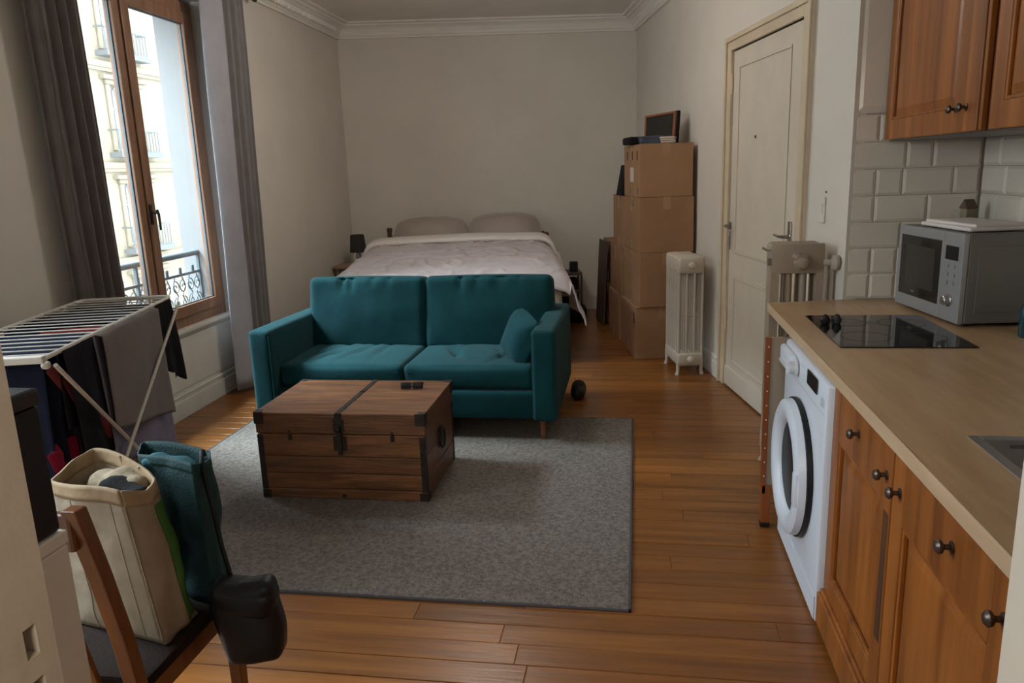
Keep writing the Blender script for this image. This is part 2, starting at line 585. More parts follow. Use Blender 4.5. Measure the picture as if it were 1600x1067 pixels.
# ---- back wall, right wall
struct(obj('wall_back', MB().box(-0.5, 3.7, 0, 0.2, 0, CEIL, BK), 'wall'))
w = MB()
D0, D1 = 0.571, 1.744       # door opening along the right wall
w.box(0, D0, -0.14, 0, 0, CEIL, RW)
w.box(D1, 5.2, -0.14, 0, 0, CEIL, RW)
w.box(D0, D1, -0.14, 0, 2.33, CEIL, RW)
struct(obj('wall_right', w, 'wall'))

struct(obj('light_leak_backing', MB().box(D0 - .2, D1 + .2, -.26, -.141, 0, 2.6, RW), 'subfloor'))  # unseen dark backing added to stop light leaking past the door

# ---- cornice
def cornice(name, T, x0, x1, sgn):
    prof = [(0, 0), (0.03, 0), (0.035, 0.02), (0.05, 0.03), (0.055, 0.055), (0.09, 0.10), (0.13, 0.125), (0.15, 0.13), (0.155, 0.145),
            (0.20, 0.150), (0.205, 0.17), (0.0, 0.17)]
    prof = [(a * .9, b * .86) for a, b in prof]
    z0 = CEIL - 0.146
    mb = MB()
    n = len(prof)
    vs = [(x0, sgn * a, z0 + b) for a, b in prof] + [(x1, sgn * a, z0 + b) for a, b in prof]
    fs = [tuple(range(n)), tuple(reversed(range(n, 2 * n)))]
    for i in range(n):
        j = (i + 1) % n
        fs.append((i, n + i, n + j, j))
    mb.add(vs, fs, T)
    o = struct(obj(name, mb, 'ceil'))
    o['label'] = 'plaster cornice moulding below the ceiling'
    return o


cornice('trim_3', BK, 0, 3.22, -1)
cornice('trim_4', LW, 0, 7.6, 1)
cornice('trim_5', RW, 0, 5.03, 1)
# relief ornament on the left cornice: small leaves
orn = MB()
for k in range(60):
    s0 = 0.25 + k * 0.055
    orn.soft(0.04, 0.05, 0.05, 0.02, n=2, T=LW @ TR(s0, 0.075, CEIL - 0.085, 0.8, 0, 0.5 if k % 2 else -0.5))
o = obj('plaster_leaves', orn, 'ceil', bpy.data.objects['trim_4'], smooth=True)
o['kind'] = 'stuff'

# ---- kitchen walls
struct(obj('wall_kitchen', MB().box(1.0, 1.9, 3.892, 4.05, 0, CEIL), 'grout'))
struct(obj('wall_kitchen_side', MB().box(1.584, 1.8, 0.62, 3.9, 0, CEIL), 'grout'))
wk, wks = bpy.data.objects['wall_kitchen'], bpy.data.objects['wall_kitchen_side']
wk['label'] = 'wall of bevelled cream metro tiles behind the microwave'


def tile_mesh(w, h, t=0.009, b=0.013):
    m = MB()
    e = 0.004
    vs = [(-w / 2, 0, -h / 2), (w / 2, 0, -h / 2), (w / 2, 0, h / 2), (-w / 2, 0, h / 2),
          (-w / 2, -e, -h / 2), (w / 2, -e, -h / 2), (w / 2, -e, h / 2), (-w / 2, -e, h / 2),
          (-w / 2 + b, -t, -h / 2 + b), (w / 2 - b, -t, -h / 2 + b), (w / 2 - b, -t, h / 2 - b), (-w / 2 + b, -t, h / 2 - b)]
    fs = [(0, 1, 5, 4), (1, 2, 6, 5), (2, 3, 7, 6), (3, 0, 4, 7), (4, 5, 9, 8), (5, 6, 10, 9), (6, 7, 11, 10), (7, 4, 8, 11), (8, 9, 10, 11)]
    m.add(vs, fs)
    return m


TZ = [0.928, 1.050, 1.172, 1.296, 1.420, 1.544, 1.668, 1.792]
rowsx = [[1.006, 1.118, 1.235, 1.355, 1.48, 1.572], [1.006, 1.118, 1.235, 1.46, 1.572], [1.006, 1.245, 1.47, 1.572],
         [1.006, 1.118, 1.353, 1.572], [1.006, 1.118, 1.236, 1.457, 1.572], [1.006, 1.245, 1.362, 1.572], [1.006, 1.12, 1.35, 1.572]]
g = 0.0014
for r, xs in enumerate(rowsx):
    for a, b in zip(xs[:-1], xs[1:]):
        o = obj('tile', tile_mesh(b - a - 2 * g, TZ[r + 1] - TZ[r] - 2 * g), 'tile', wk)
        o.location = ((a + b) / 2, 3.892, (TZ[r] + TZ[r + 1]) / 2)
o = obj('tile', tile_mesh(0.562, 1.40 - 0.006, 0.012, 0.03), 'tile', wk)
o.location = (1.289, 3.892, 1.795 + 0.70)
# side wall (towards the camera)
cache = {}
for r in range(7):
    yb = 3.88
    k = 0
    while yb > 0.75:
        wd = 0.12 if (r == 2 and k < 9) else (0.17 if k == 0 and r % 2 else 0.24)
        key = (wd,)
        if key not in cache:
            o = obj('tile', tile_mesh(wd - 2 * g, 0.1235 - 2 * g, 0.012), 'tile', wks)
            cache[key] = o
        else:
            o = cache[key].copy()
            COL.objects.link(o)
        o.parent = wks
        o.rotation_euler = (0, 0, -math.pi / 2)
        o.location = (1.584, yb - wd / 2, (TZ[r] + TZ[r + 1]) / 2)
        yb -= wd
        k += 1
wu = struct(obj('wall_kitchen_upper', MB().box(1.572, 1.8, 0.62, 3.88, 1.80, CEIL), 'wall'))

# ---- near wall with the doorway the photo is taken through
w = MB()
w.box(-3.3, -0.662, 0.48, 0.60, 0, CEIL)
w.box(0.362, 1.8, 0.48, 0.618, 0, CEIL)
w.box(-0.662, 0.362, 0.48, 0.60, 2.312, CEIL)
struct(obj('wall_near', w, 'wall'))
w = MB()
w.box(-1.5, -1.4, -2.0, 0.48, 0, CEIL).box(1.0, 1.1, -2.0, 0.48, 0, CEIL).box(-1.5, 1.1, -2.1, -2.0, 0, CEIL)
struct(obj('wall_hall', w, 'wall'))
# left jamb with two mortises (strike plate cut-outs); built as slabs around the holes
j = MB()
JX0, JX1 = -0.66, -0.60
ya, yb_ = 0.25, 0.622
h1a, h1b, h1y0, h1y1 = 1.137, 1.170, 0.584, 0.600
h2a, h2b = 1.075, 1.112
j.box(JX0, JX1, ya, h1y0, 0, 2.25)
j.box(JX0, JX1, h1y1, yb_, 0, 2.25)
j.box(JX0, JX1, h1y0, h1y1, 0, h2a)
j.box(JX0, JX1, h1y0, h1y1, h2b, h1a)
j.box(JX0, JX1, h1y0, h1y1, h1b, 2.25)
j.box(JX0, JX0 + 0.03, h1y0, h1y1, 0, 2.25)
o = struct(obj('door_2', j, 'jamb'))
o['label'] = 'cream painted door jamb with cut out lock holes at the left edge'
o = struct(bx('door_3', (0.302, 0.36, 0.24, 0.622, 0, 2.25), 'trimw', bevel=0.004))
o['label'] = 'white painted door jamb at the right edge'
o = struct(bx('trim_6', (-0.66, 0.36, 0.24, 0.622, 2.25, 2.31), 'frame_cream'))

# ---- the panelled door on the right wall
door = struct(empty('door_1', RW @ Vector(((D0 + D1) / 2, 0, 0)), RW_A))
door['label'] = 'tall cream panelled door with lever handles'
hw = (D1 - D0) / 2
fm = MB()
for a, b, c, d, e, f in [(-hw - .105, -hw, -.02, .022, 0, 2.40), (hw, hw + .105, -.02, .022, 0, 2.40), (-hw, hw, -.02, .022, 2.33, 2.40)]:
    fm.box(a, b, c, d, e, f)
fm.box(-hw - .105, -hw - .075, .022, .036, 0, 2.42).box(hw + .075, hw + .105, .022, .036, 0, 2.42).box(-hw - .075, hw + .075, .022, .036, 2.388, 2.42)
obj('door_frame', fm, 'frame_cream', door, bevel=0.004)
leaf = MB()
lx0, lx1 = -hw + 0.035, hw - 0.006
leaf.box(lx0, lx1, -0.045, -0.010, 0.012, 2.322)
lo = obj('door_leaf', leaf, 'cream', door, bevel=0.003)
lo.location = (0, 0.012, 0)
bx('door_stop', (-hw, -hw + 0.03, -0.09, -0.06, 0, 2.33), 'frame_cream', door)
mo = MB()


def ring(mb, x0, x1, z0, z1, yy, t=0.016, h=0.008):
    mb.box(x0, x1, yy, yy + h, z0, z0 + t).box(x0, x1, yy, yy + h, z1 - t, z1)
    mb.box(x0, x0 + t, yy, yy + h, z0 + t, z1 - t).box(x1 - t, x1, yy, yy + h, z0 + t, z1 - t)


ring(mo, lx0 + .14, lx1 - .12, 0.99, 2.22, -0.010)
obj('panel_moulding', mo, 'cream', lo, bevel=0.003)
mo = MB()
ring(mo, lx0 + .14, lx1 - .12, 0.20, 0.82, -0.010)
obj('panel_moulding', mo, 'cream', lo, bevel=0.003)
bx('kick_board', (lx0, lx1, -0.010, 0.002, 0.012, 0.15), 'cream', lo, bevel=0.004)
# mid seams: thin grooves as recessed dark gaps between rails
for zz in (0.985, 0.825):
    bx('rail_moulding', (lx0 + .14, lx1 - .12, -0.010, -0.004, zz - .004, zz + .004), 'cream', lo)


def lever(mb, x, z, L, y0):
    mb.lathe([(0.011, 0), (0.011, 0.045)], 10, TR(x, y0, z, -math.pi / 2))
    mb.tube([(x, y0 + .045, z), (x + L * .3, y0 + .05, z), (x + L, y0 + .045, z + .003)], [0.009, 0.009, 0.007], 8)


hm = MB()
hm.soft(0.042, 0.010, 0.20, 0.005, n=3, T=TR(lx0 + .06, -0.004, 1.16))
lever(hm, lx0 + .06, 1.175, 0.12, -0.008)
tag(obj('door_handle', hm, 'chrome', door, smooth=True, loc=(0, .012, 0)), 'grey metal lever handle on a long plate')
hm = MB()
lever(hm, lx0 + .05, 1.07, 0.10, -0.008)
obj('door_latch', hm, 'chrome', door, smooth=True, loc=(0, .012, 0))
hm = MB()
hm.box(lx1 - .04, lx1 - .016, -0.012, 0.010, 1.14, 1.19)
lever(hm, lx1 - .03, 1.165, -0.09, -0.008)
hm.box(lx1 - .028, lx1 - .018, -0.012, 0.006, 1.02, 1.09)
hm.tube([(lx1 - .06, .01, 1.13), (lx1 - .06, .012, 1.0)], 0.004, 6)
tag(obj('door_lock', hm, 'steelp', door, smooth=True, loc=(0, .006, 0)), 'small dark surface lock with lever')
obj('peephole', MB().lathe([(0.010, 0), (0.010, 0.004)], 10, TR(0.12, 0.002, 1.75, -math.pi / 2)), 'iron', door)
for zz in (0.42, 2.05):
    obj('hinge', MB().tube([(hw - .004, 0.012, zz), (hw - .004, 0.012, zz + .13)], 0.009, 8), 'frame_cream', door, smooth=True)

# light switch and its scratched outline between door and tiles
t = thing('light_switch', 'small white light switch on the wall between the panelled door and the tiles', 'switch', RW @ Vector((0.27, 0, 1.36)), RW_A)
bx('switch_plate', (-.035, .035, 0, .010, -.08, .05), 'wall', t, bevel=0.004)
bx('rocker', (-.018, .018, .010, .014, -.035, .015), 'wall', t, bevel=0.002)
obj('screw_head', MB().lathe([(0.005, 0), (0.005, 0.004)], 8, TR(-.03, 0, .075, -math.pi / 2)), 'iron', t)

# ------------------------------------------------------------------ the window
win = struct(empty('window_1', LW @ Vector(((WL + WR) / 2, -0.10, 0)), LW_A))
win['label'] = 'tall oak framed casement window'
ww = (WR - WL) / 2
f = MB()
f.box(-ww, -ww + .075, -.055, .0, .60, 2.83).box(ww - .075, ww, -.055, .0, .60, 2.83)
f.box(-ww + .075, ww - .075, -.055, .0, 2.755, 2.83).box(-ww + .075, ww - .075, -.055, .0, .60, .675)
obj('window_frame', f, 'winwood', win, bevel=0.004)


def leaf_win(x0, x1, name='window_sash'):
    m = MB()
    z0, z1 = 0.675, 2.755
    s_, r_ = 0.085, 0.075
    m.box(x0, x0 + s_, -.04, .018, z0, z1).box(x1 - s_, x1, -.04, .018, z0, z1)
    m.box(x0 + s_, x1 - s_, -.04, .018, z1 - r_, z1).box(x0 + s_, x1 - s_, -.04, .018, z0, z0 + r_)
    o = obj(name, m, 'winwood', win, bevel=0.005)
    b = MB()
    g0, g1 = x0 + s_, x1 - s_
    for q in ((g0, g0 + .008, z0 + r_, z1 - r_), (g1 - .008, g1, z0 + r_, z1 - r_), (g0, g1, z0 + r_, z0 + r_ + .008), (g0, g1, z1 - r_ - .008, z1 - r_)):
        b.box(q[0], q[1], -.018, -.004, q[2], q[3])
    obj('glazing_bead', b, 'ironblue', o)
    p = obj('pane', MB().box(g0 - .004, g1 + .004, -.014, -.010, z0 + r_ - .004, z1 - r_ + .004), 'glass', o)
    return o


# local x grows towards the camera
leaf_win(-ww + .07, 0.0)
leaf_win(0.0, ww - .07)
bx('meeting_strip', (-.018, .018, .018, .032, .70, 2.74), 'winwood', win, bevel=0.006)
h = MB()
h.soft(0.026, 0.012, 0.13, 0.005, n=3, T=TR(0, .036, 1.40))
h.lathe([(0.009, 0), (0.009, 0.04)], 10, TR(0, .038, 1.41, -math.pi / 2))
h.tube([(0, .078, 1.43), (-.003, .085, 1.40), (-.01, .082, 1.30)], [0.009, 0.009, 0.007], 8)
tag(obj('window_handle', h, 'iron', win, smooth=True), 'dark grey lever handle')
bx('weather_bar', (-ww + .08, ww - .08, -.055, -.02, .60, .665), 'trimw', win)

win1 = win
win = struct(empty('added_fill_window', LW @ Vector(((W2A + W2B) / 2, -0.10, 0)), LW_A))  # unseen second window, added to let fill light in
ww2 = (W2B - W2A) / 2
f = MB()
f.box(-ww2, -ww2 + .075, -.055, .0, .60, 2.86).box(ww2 - .075, ww2, -.055, .0, .60, 2.86)
f.box(-ww2 + .075, ww2 - .075, -.055, .0, 2.755, 2.86).box(-ww2 + .075, ww2 - .075, -.055, .0, .60, .675)
obj('window_frame', f, 'winwood', win, bevel=0.004)
leaf_win(-ww2 + .07, 0.0)
leaf_win(0.0, ww2 - .07)

# railing outside
rl = thing('balcony_railing', 'blue grey wrought iron railing outside the window', 'railing', LW @ Vector(((WL + WR) / 2, -0.245, 0)), LW_A)
rw = ww - 0.015
obj('top_rail', MB().tube([(-rw, 0, 1.075), (rw, 0, 1.075)], 0.021, 10), 'ironblue', rl, smooth=True)
obj('middle_rail', MB().box(-rw, rw, -.008, .008, .925, .945), 'ironblue', rl, bevel=0.002)
obj('bottom_rail', MB().box(-rw, rw, -.008, .008, .665, .68), 'ironblue', rl, bevel=0.002)
for xx in (-rw + .05, -0.02, rw - .05):
    obj('rail_post', MB().box(xx - .011, xx + .011, -.011, .011, .60, 1.06), 'ironblue', rl, bevel=0.002)


def scroll_pts(cx, cz, s, flip, turns=1.25, r0=0.05):
    pts = []
    for i in range(22):
        t_ = i / 21
        a = flip * (t_ * turns * 2 * math.pi) + (math.pi / 2)
        r = r0 * (1 - 0.8 * t_)
        pts.append((cx + s * r * math.cos(a), 0, cz + r * math.sin(a) - r0))
    return pts


x = -rw + .10
k = 0
while x < rw - .10:
    m = MB()
    fl_ = 1 if k % 2 else -1
    m.tube(scroll_pts(x, 0.90, 1, fl_), 0.0045, 5)
    m.tube(scroll_pts(x, 0.78, -1, fl_, r0=0.045), 0.0045, 5)
    m.tube([(x, 0, .92), (x + .03 * fl_, 0, .86), (x - .02 * fl_, 0, .79), (x + .02 * fl_, 0, .72), (x, 0, .68)], 0.005, 5)
    obj('iron_scroll', m, 'ironblue', rl, smooth=True)
    x += 0.098
    k += 1
m = MB()
for i in range(10):
    xx = -rw + .14 + i * 0.17
    m.soft(0.03, 0.012, 0.05, 0.005, n=2, T=TR(xx, 0, 0.965))
obj('leaf_finials', m, 'ironblue', rl, smooth=True)['kind'] = 'stuff'

# ------------------------------------------------------------------ outside: the house across the street
ht = thing('apartment_house', 'cream limestone apartment house across the street seen through the window', 'building', (-15.0, 21.5, 0), 0.0)
winsy = [(-22.75 + 3.25 * i) for i in range(13)]
lev = [-5.8, -3.0, -0.2, 2.6, 5.4]
H0 = 2.55
# wall with recessed openings: piers and bands
wl = MB()
y_prev = -24.0
for yy in winsy:
    wl.box(-0.8, 0, y_prev, yy - 0.65, -9, 8.3)
    zp = -9
    for l_ in lev:
        zb = l_ + (-2.05 + 2.75) - 0.75
        wl.box(-0.8, -0.02, yy - 0.65, yy + 0.65, zp, zb)
        zp = zb + 1.85
    wl.box(-0.8, -0.02, yy - 0.65, yy + 0.65, zp, 8.3)
    y_prev = yy + 0.65
wl.box(-0.8, 0, y_prev, 20, -9, 8.3)
obj('facade', wl, 'stone', ht)
cr = MB()
for z_ in [-6.2, -3.4, -0.7, 2.05, 4.85]:
    cr.box(0, 0.14, -23, 20, z_, z_ + 0.16)
    cr.box(0, 0.08, -23, 20, z_ - 0.1, z_)
obj('string_course', cr, 'stone', ht)
cr = MB().box(-0.3, 0.45, -23, 20, 8.2, 8.4).box(-0.3, 0.3, -23, 20, 8.0, 8.2)
obj('cornice', cr, 'stone', ht)
obj('mansard_roof', MB().hexa([(-6, -23, 8.4), (0, -23, 8.4), (0, 20, 8.4), (-6, 20, 8.4)], [(-5, -23, 11.2), (-1.1, -23, 11.2), (-1.1, 20, 11.2), (-5, 20, 11.2)]), 'zinc', ht)
p_win = p_fr = p_bal = None
for yy in winsy:
    for l_ in lev:
        zb = l_ - 0.05
        if p_win is None:
            m = MB().box(-.40, -.34, -.65, -.58, 0, 1.85).box(-.40, -.34, .58, .65, 0, 1.85).box(-.40, -.34, -.04, .04, 0, 1.85).box(-.40, -.34, -.58, .58, 1.78, 1.85).box(-.40, -.34, -.58, .58, 0, .08).box(-.40, -.34, -.58, .58, 1.2, 1.25)
            p_win = obj('window', m, 'stone2', ht)
            p_pane = obj('pane', MB().box(-.38, -.37, -.6, .6, 0.02, 1.83), 'pane_far', p_win)
            m = MB().box(0, .18, -1.0, 1.0, 1.98, 2.10).box(0, .10, -.85, .85, 1.85, 1.98).box(0, .07, -.82, -.65, 0, 1.85).box(0, .07, .65, .82, 0, 1.85)
            p_fr = obj('window_surround', m, 'stone', ht, bevel=0.02)
            m = MB().box(0, .40, -1.0, 1.0, -.20, -.06).box(0.30, .34, -.95, .95, .55, .60).box(0.30, .34, -.95, .95, -.06, -.02)
            for i in range(14):
                m.box(.31, .33, -.93 + i * .142, -.91 + i * .142, -.06, .55)
            m.box(.02, .3, -.95, -.92, .55, .60).box(.02, .3, .92, .95, .55, .60)
            p_bal = obj('balconet', m, 'ironfar', ht)
            w_, f_, b_ = p_win, p_fr, p_bal
        else:
            w_ = piece(p_win, ht, (0, 0, 0))
            f_ = piece(p_fr, ht, (0, 0, 0))
            b_ = piece(p_bal, ht, (0, 0, 0))
            pp = piece(p_pane, w_, (0, 0, 0))
        for q in (w_, f_, b_):
            q.location = (0, yy, zb)
p_d = None
for yy in winsy:
    if p_d is None:
        m = MB().box(-1.6, -.1, -.7, .7, 8.4, 10.3).box(-1.7, 0.02, -.85, .85, 10.3, 10.45)
        p_d = obj('dormer', m, 'zinc', ht)
        p_dp = obj('pane', MB().box(-.1, -.06, -.5, .5, 8.6, 10.1), 'pane_far', p_d)
        p_d.location = (0, yy, 0)
    else:
        q = piece(p_d, ht, (0, yy, 0))
        piece(p_dp, q, (0, 0, 0))
struct(obj('street', MB().box(-16, -3.6, -4, 44, -9.2, -9.0), 'asphalt'))['label'] = 'street far below the window'

# ------------------------------------------------------------------ curtains
def curtain(name, s0, s1, label, seed, zb=0.02, light=None, amp=0.035, folds=5, flare=0.0, skew=0.0):
    t = thing(name, label, 'curtain', LW @ Vector(((s0 + s1) / 2, 0, 0)), LW_A, None)
    hwid = (s1 - s0) / 2
    rnd = random.Random(seed)
    ph = [rnd.uniform(-.4, .4) for _ in range(12)]

    def fn(u, v):
        z = zb + (2.955 - zb) * v
        uu = u * folds * 2 * math.pi
        k = 1.0 - 0.35 * v
        a = amp * k * (math.sin(uu + ph[0]) + 0.35 * math.sin(2.3 * uu + ph[1] * 5 + 0.6 * (1 - v)) + 0.2 * math.sin(4.1 * uu + 2))
        a += 0.008 * noise.noise(Vector((u * 6 + seed, v * 4, 0)))
        xx = (u * 2 - 1) * hwid * (1 + flare * (1 - v)) + 0.01 * math.cos(uu) + skew * (1 - v)
        return (xx, 0.085 + a, z)
    mb = MB().grid(fn, 110, 40)
    obj('curtain_panel', mb, 'curtain', t, smooth=True, solid=0.003, angle=180)
    hd = MB()
    for i in range(folds * 2):
        hd.tube([((i + .5) / (folds * 2) * 2 * hwid - hwid, .085 + .02 * math.cos(a), 2.975 + .02 * math.sin(a)) for a in [k_ * math.pi / 5 for k_ in range(10)]], 0.002, 4, closed=True)
    obj('curtain_rings', hd, 'iron', t)['kind'] = 'stuff'
    return t


curtain('curtain', AY - 3.875, AY - 3.505, 'dark grey brown curtain hanging left of the window beside the drying rack', 3, folds=4, skew=-.065)
c2 = curtain('curtain', AY - 5.83, AY - 5.49, 'dark grey brown curtain hanging at the window side nearest the bed', 9, folds=3, amp=.028, skew=.13)
# the leading edge turned towards the window, its lining coloured paler for the window light
def fnl(u, v):
    z = 0.03 + 2.925 * v
    return (0.15 + 0.25 * u + 0.10 * (1 - v), 0.055 + 0.07 * math.sin(math.pi * (0.15 + 0.75 * u)) - 0.03 * u + 0.004 * math.sin(9 * v + 4 * u), z)
obj('curtain_lining', MB().grid(fnl, 16, 30), 'curtl', c2, smooth=True, solid=0.003, angle=180)
rd = thing('curtain_rod', 'thin dark curtain rod above the window', 'curtain rod', LW @ Vector((3.4, 0, 0)), LW_A)
obj('rod', MB().tube([(-1.28, .085, 2.985), (1.4, .085, 2.985)], 0.011, 10), 'iron', rd, smooth=True)
for sx in (-1.30, 1.42):
    obj('finial', MB().soft(0.05, 0.035, 0.035, 0.015, n=3, T=TR(sx, .085, 2.985)), 'iron', rd, smooth=True)
for sx in (-1.15, 1.25):
    obj('rod_bracket', MB().box(sx - .008, sx + .008, 0, .085, 2.965, 2.98).box(sx - .015, sx + .015, 0, .006, 2.93, 3.02), 'iron', rd)
#PART2
# added fitting for the ceiling fill lamp (out of frame)
cl = thing('added_lamp_fitting', 'added round white ceiling lamp above the sofa', 'lamp', (-1.2, 5.2, 0))
obj('ceiling_rose', MB().lathe([(.06, CEIL - .03), (.06, CEIL - .001)], 20), 'white', cl, smooth=True)
obj('lamp_rod', MB().tube([(0, 0, 2.95), (0, 0, CEIL - .03)], .008, 8), 'white', cl)
obj('lamp_collar', MB().lathe([(.07, 2.93), (.05, 2.96), (.01, 2.965)], 20, cap=False), 'white', cl, smooth=True)

# ------------------------------------------------------------------ rug
RX0, RX1, RY0, RY1 = -2.56, -0.015, 2.525, 4.73


def rugf(u, v):
    x_ = (u - .5) * (RX1 - RX0)
    y_ = (v - .5) * (RY1 - RY0)
    e = min(u, 1 - u, v, 1 - v)
    z_ = 0.0115 + 0.0022 * noise.noise(Vector((x_ * 45, y_ * 45, 0))) + 0.0015 * noise.noise(Vector((x_ * 90, y_ * 90, 5)))
    return (x_, y_, z_ if e > 0.004 else 0.0095)


rug = thing('rug', 'large grey woven wool rug on the floorboards under the wooden trunk', 'rug', ((RX0 + RX1) / 2, (RY0 + RY1) / 2, 0))
obj('rug_pile', MB().grid(rugf, 260, 230), 'rug', rug, smooth=True, angle=180)
e = MB()
hx, hy = (RX1 - RX0) / 2, (RY1 - RY0) / 2
e.box(-hx, hx, -hy, -hy + .012, 0.0005, .0115).box(-hx, hx, hy - .012, hy, 0.0005, .0115)
e.box(-hx, -hx + .012, -hy, hy, 0.0005, .0115).box(hx - .012, hx, -hy, hy, 0.0005, .0115)
e.box(-hx + .01, hx - .01, -hy + .01, hy - .01, 0.0005, .007)
obj('rug_binding', e, 'rugedge', rug, bevel=0.002)

# ------------------------------------------------------------------ sofa
sofa = thing('sofa', 'teal two seat fabric sofa with square arms standing in front of the bed', 'sofa', (-1.41, 4.25, 0))
# local: x -0.95..0.95, y 0 (front) .. 0.98 (back)
ARM = MB().soft(0.14, 0.98, 0.56, 0.030, n=9, T=TR(0, 0, 0), bulge=0.004)
for sx in (-1, 1):
    m = MB()
    m.soft(0.145, 1.05, 0.555, 0.028, n=9, bulge=0.005)
    # back of the arm slightly lower
    m.v = [(x_, y_, z_ - 0.02 * max(0, y_ + .485) * (z_ > 0)) for x_, y_, z_ in m.v]
    o = obj('armrest', m, 'teal', sofa, smooth=True, angle=180)
    o.location = (sx * 0.88, 0.525, 0.4125)
    sm = MB().tube([(sx * 0.812, -0.003, 0.15), (sx * 0.812, -0.003, 0.66)], 0.0025, 5)
    obj('arm_seam', sm, 'teal', sofa)
obj('base_frame', MB().soft(1.64, 0.88, 0.17, 0.02, n=6, T=TR(0, 0.48, 0.222)), 'teal', sofa, smooth=True, angle=180)
obj('back_frame', MB().soft(1.64, 0.15, 0.62, 0.03, n=6, T=TR(0, 0.90, 0.46)), 'teal', sofa, smooth=True, angle=180)


def cushion_wrinkle(mb, w, d, top, kind, seed):
    out = []
    rnd = random.Random(seed)
    cr = [(rnd.uniform(-.3, .3) * w, rnd.uniform(-0.5, .5), rnd.uniform(.25, .6)) for _ in range(7)]
    for x_, y_, z_ in mb.v:
        p = Vector((x_, y_, z_))
        q = 0
        if kind == 'seat' and z_ > 0:
            for cx_, sl, ln in cr:
                dx = x_ - cx_ - sl * (y_)
                q -= 0.016 * math.exp(-(dx / 0.020) ** 2) * max(0, 1 - abs(y_) / (d * ln)) * (z_ / top)
            q += 0.004 * noise.noise(Vector((x_ * 7 + seed, y_ * 5, 0)))
            out.append((x_, y_, z_ + q))
        elif kind == 'back' and y_ < 0:
            for cx_, sl, ln in cr:
                h_ = (top - z_) / top
                dx = x_ - cx_ - sl * 0.35 * (top - z_)
                q += 0.018 * math.exp(-(dx / 0.020) ** 2) * max(0, 1 - h_ / ln) * (1 if h_ > 0.03 else .3)
            q += 0.009 * noise.noise(Vector((x_ * 6 + seed, z_ * 5, 0)))
            out.append((x_, y_ + q, z_))
        else:
            out.append((x_, y_, z_))
    mb.v = out


for i, sx in enumerate((-1, 1)):
    m = MB().soft(0.806, 0.68, 0.150, 0.035, n=40, bulge=0.018)
    cushion_wrinkle(m, 0.8, 0.68, 0.075, 'seat', 3 + i)
    o = obj('seat_cushion', m, 'teal', sofa, smooth=True, angle=180)
    o.location = (sx * 0.404, 0.42, 0.382)
    pp = MB()
    pts = [(-.375, -.343, .03), (.375, -.343, .03)]
    pp.tube(pts, 0.003, 5)
    obj('piping', pp, 'teal', o)
    m = MB().soft(0.83 if sx < 0 else 0.86, 0.20, 0.50, 0.042, n=44, bulge=0.030, bz=.25)
    cushion_wrinkle(m, 0.8, 0.2, 0.25, 'back', 13 + i)
    o = obj('back_cushion', m, 'teal', sofa, smooth=True, angle=180)
    o.location = (-0.418 if sx < 0 else 0.43, 0.755, 0.660)
    o.rotation_euler = (R_(-9), 0, R_(0.6 * sx))
for sx in (-0.86, 0.86):
    for sy in (0.07, 0.90):
        m = MB().lathe([(0.016, 0.0), (0.024, 0.135)], 12, TR(0, 0, 0))
        o = obj('leg', m, 'trunk', sofa, smooth=True)
        o.location = (sx, sy, 0.013 if sy < .45 else 0.001)
# small cushion leaning in the right corner
m = MB().soft(0.30, 0.30, 0.15, 0.05, n=14, bulge=0.015)
m.v = [(x_, y_, z_ * (1 - 0.75 * max(abs(x_), abs(y_)) ** 4 / .15 ** 4)) for x_, y_, z_ in m.v]
cu = obj('cushion', m, 'teal', smooth=True, angle=180)
cu.location = (-0.700, 4.53, 0.585)
cu.rotation_euler = (R_(72), R_(14), R_(-58))
tag(cu, 'small teal throw cushion leaning against the right arm of the sofa', 'cushion')

# ------------------------------------------------------------------ trunk
tk = thing('wooden_chest', 'old wooden chest with iron corners on the grey rug before the sofa', 'chest', (-1.443, 3.372, 0.013), R_(0.6))
TW, TD, THt = 0.865, 0.590, 0.440
hw_ = TW / 2
LZ = 0.345


def plank(name, d, mt='trunk', par=tk):
    return bx(name, d, mt, par, bevel=0.0035)


zc = [0.0, 0.052, 0.135, 0.225, LZ - 0.003]
for a, b in zip(zc[:-1], zc[1:]):
    plank('front_plank', (-hw_ + .0, hw_, 0.0, 0.018, a + .001, b - .001))
    plank('back_plank', (-hw_, hw_, TD - .018, TD, a + .001, b - .001))
for sx in (-1, 1):
    for a, b in zip([0, .115, .235], [.115, .235, LZ - .003]):
        x0, x1 = sorted((sx * hw_, sx * (hw_ - .018)))
        plank('side_plank', (x0, x1, .0185, TD - .0185, a + .001, b - .001), 'trunk_y')
bx('trunk_bottom', (-hw_ + .018, hw_ - .018, .018, TD - .018, .01, .02), 'trunk', tk)
ld = bx('lid', (-hw_ - .004, hw_ + .004, -.004, .014, LZ, THt - .0), 'trunk', tk, bevel=0.004)
plank('lid_side', (-hw_ - .004, hw_ + .004, TD - .014, TD + .004, LZ, THt), 'trunk', ld)
for sx in (-1, 1):
    x0, x1 = sorted((sx * (hw_ + .004), sx * (hw_ - .014)))
    plank('lid_side', (x0, x1, .0145, TD - .0145, LZ, THt), 'trunk_y', ld)
for a, b in zip([-.006, .205, .375], [.205, .375, TD + .006]):
    plank('lid_plank', (-hw_ - .006, hw_ + .006, a + .0018, b - .0018, THt, THt + .014), 'trunk', ld)
zt = THt + .014
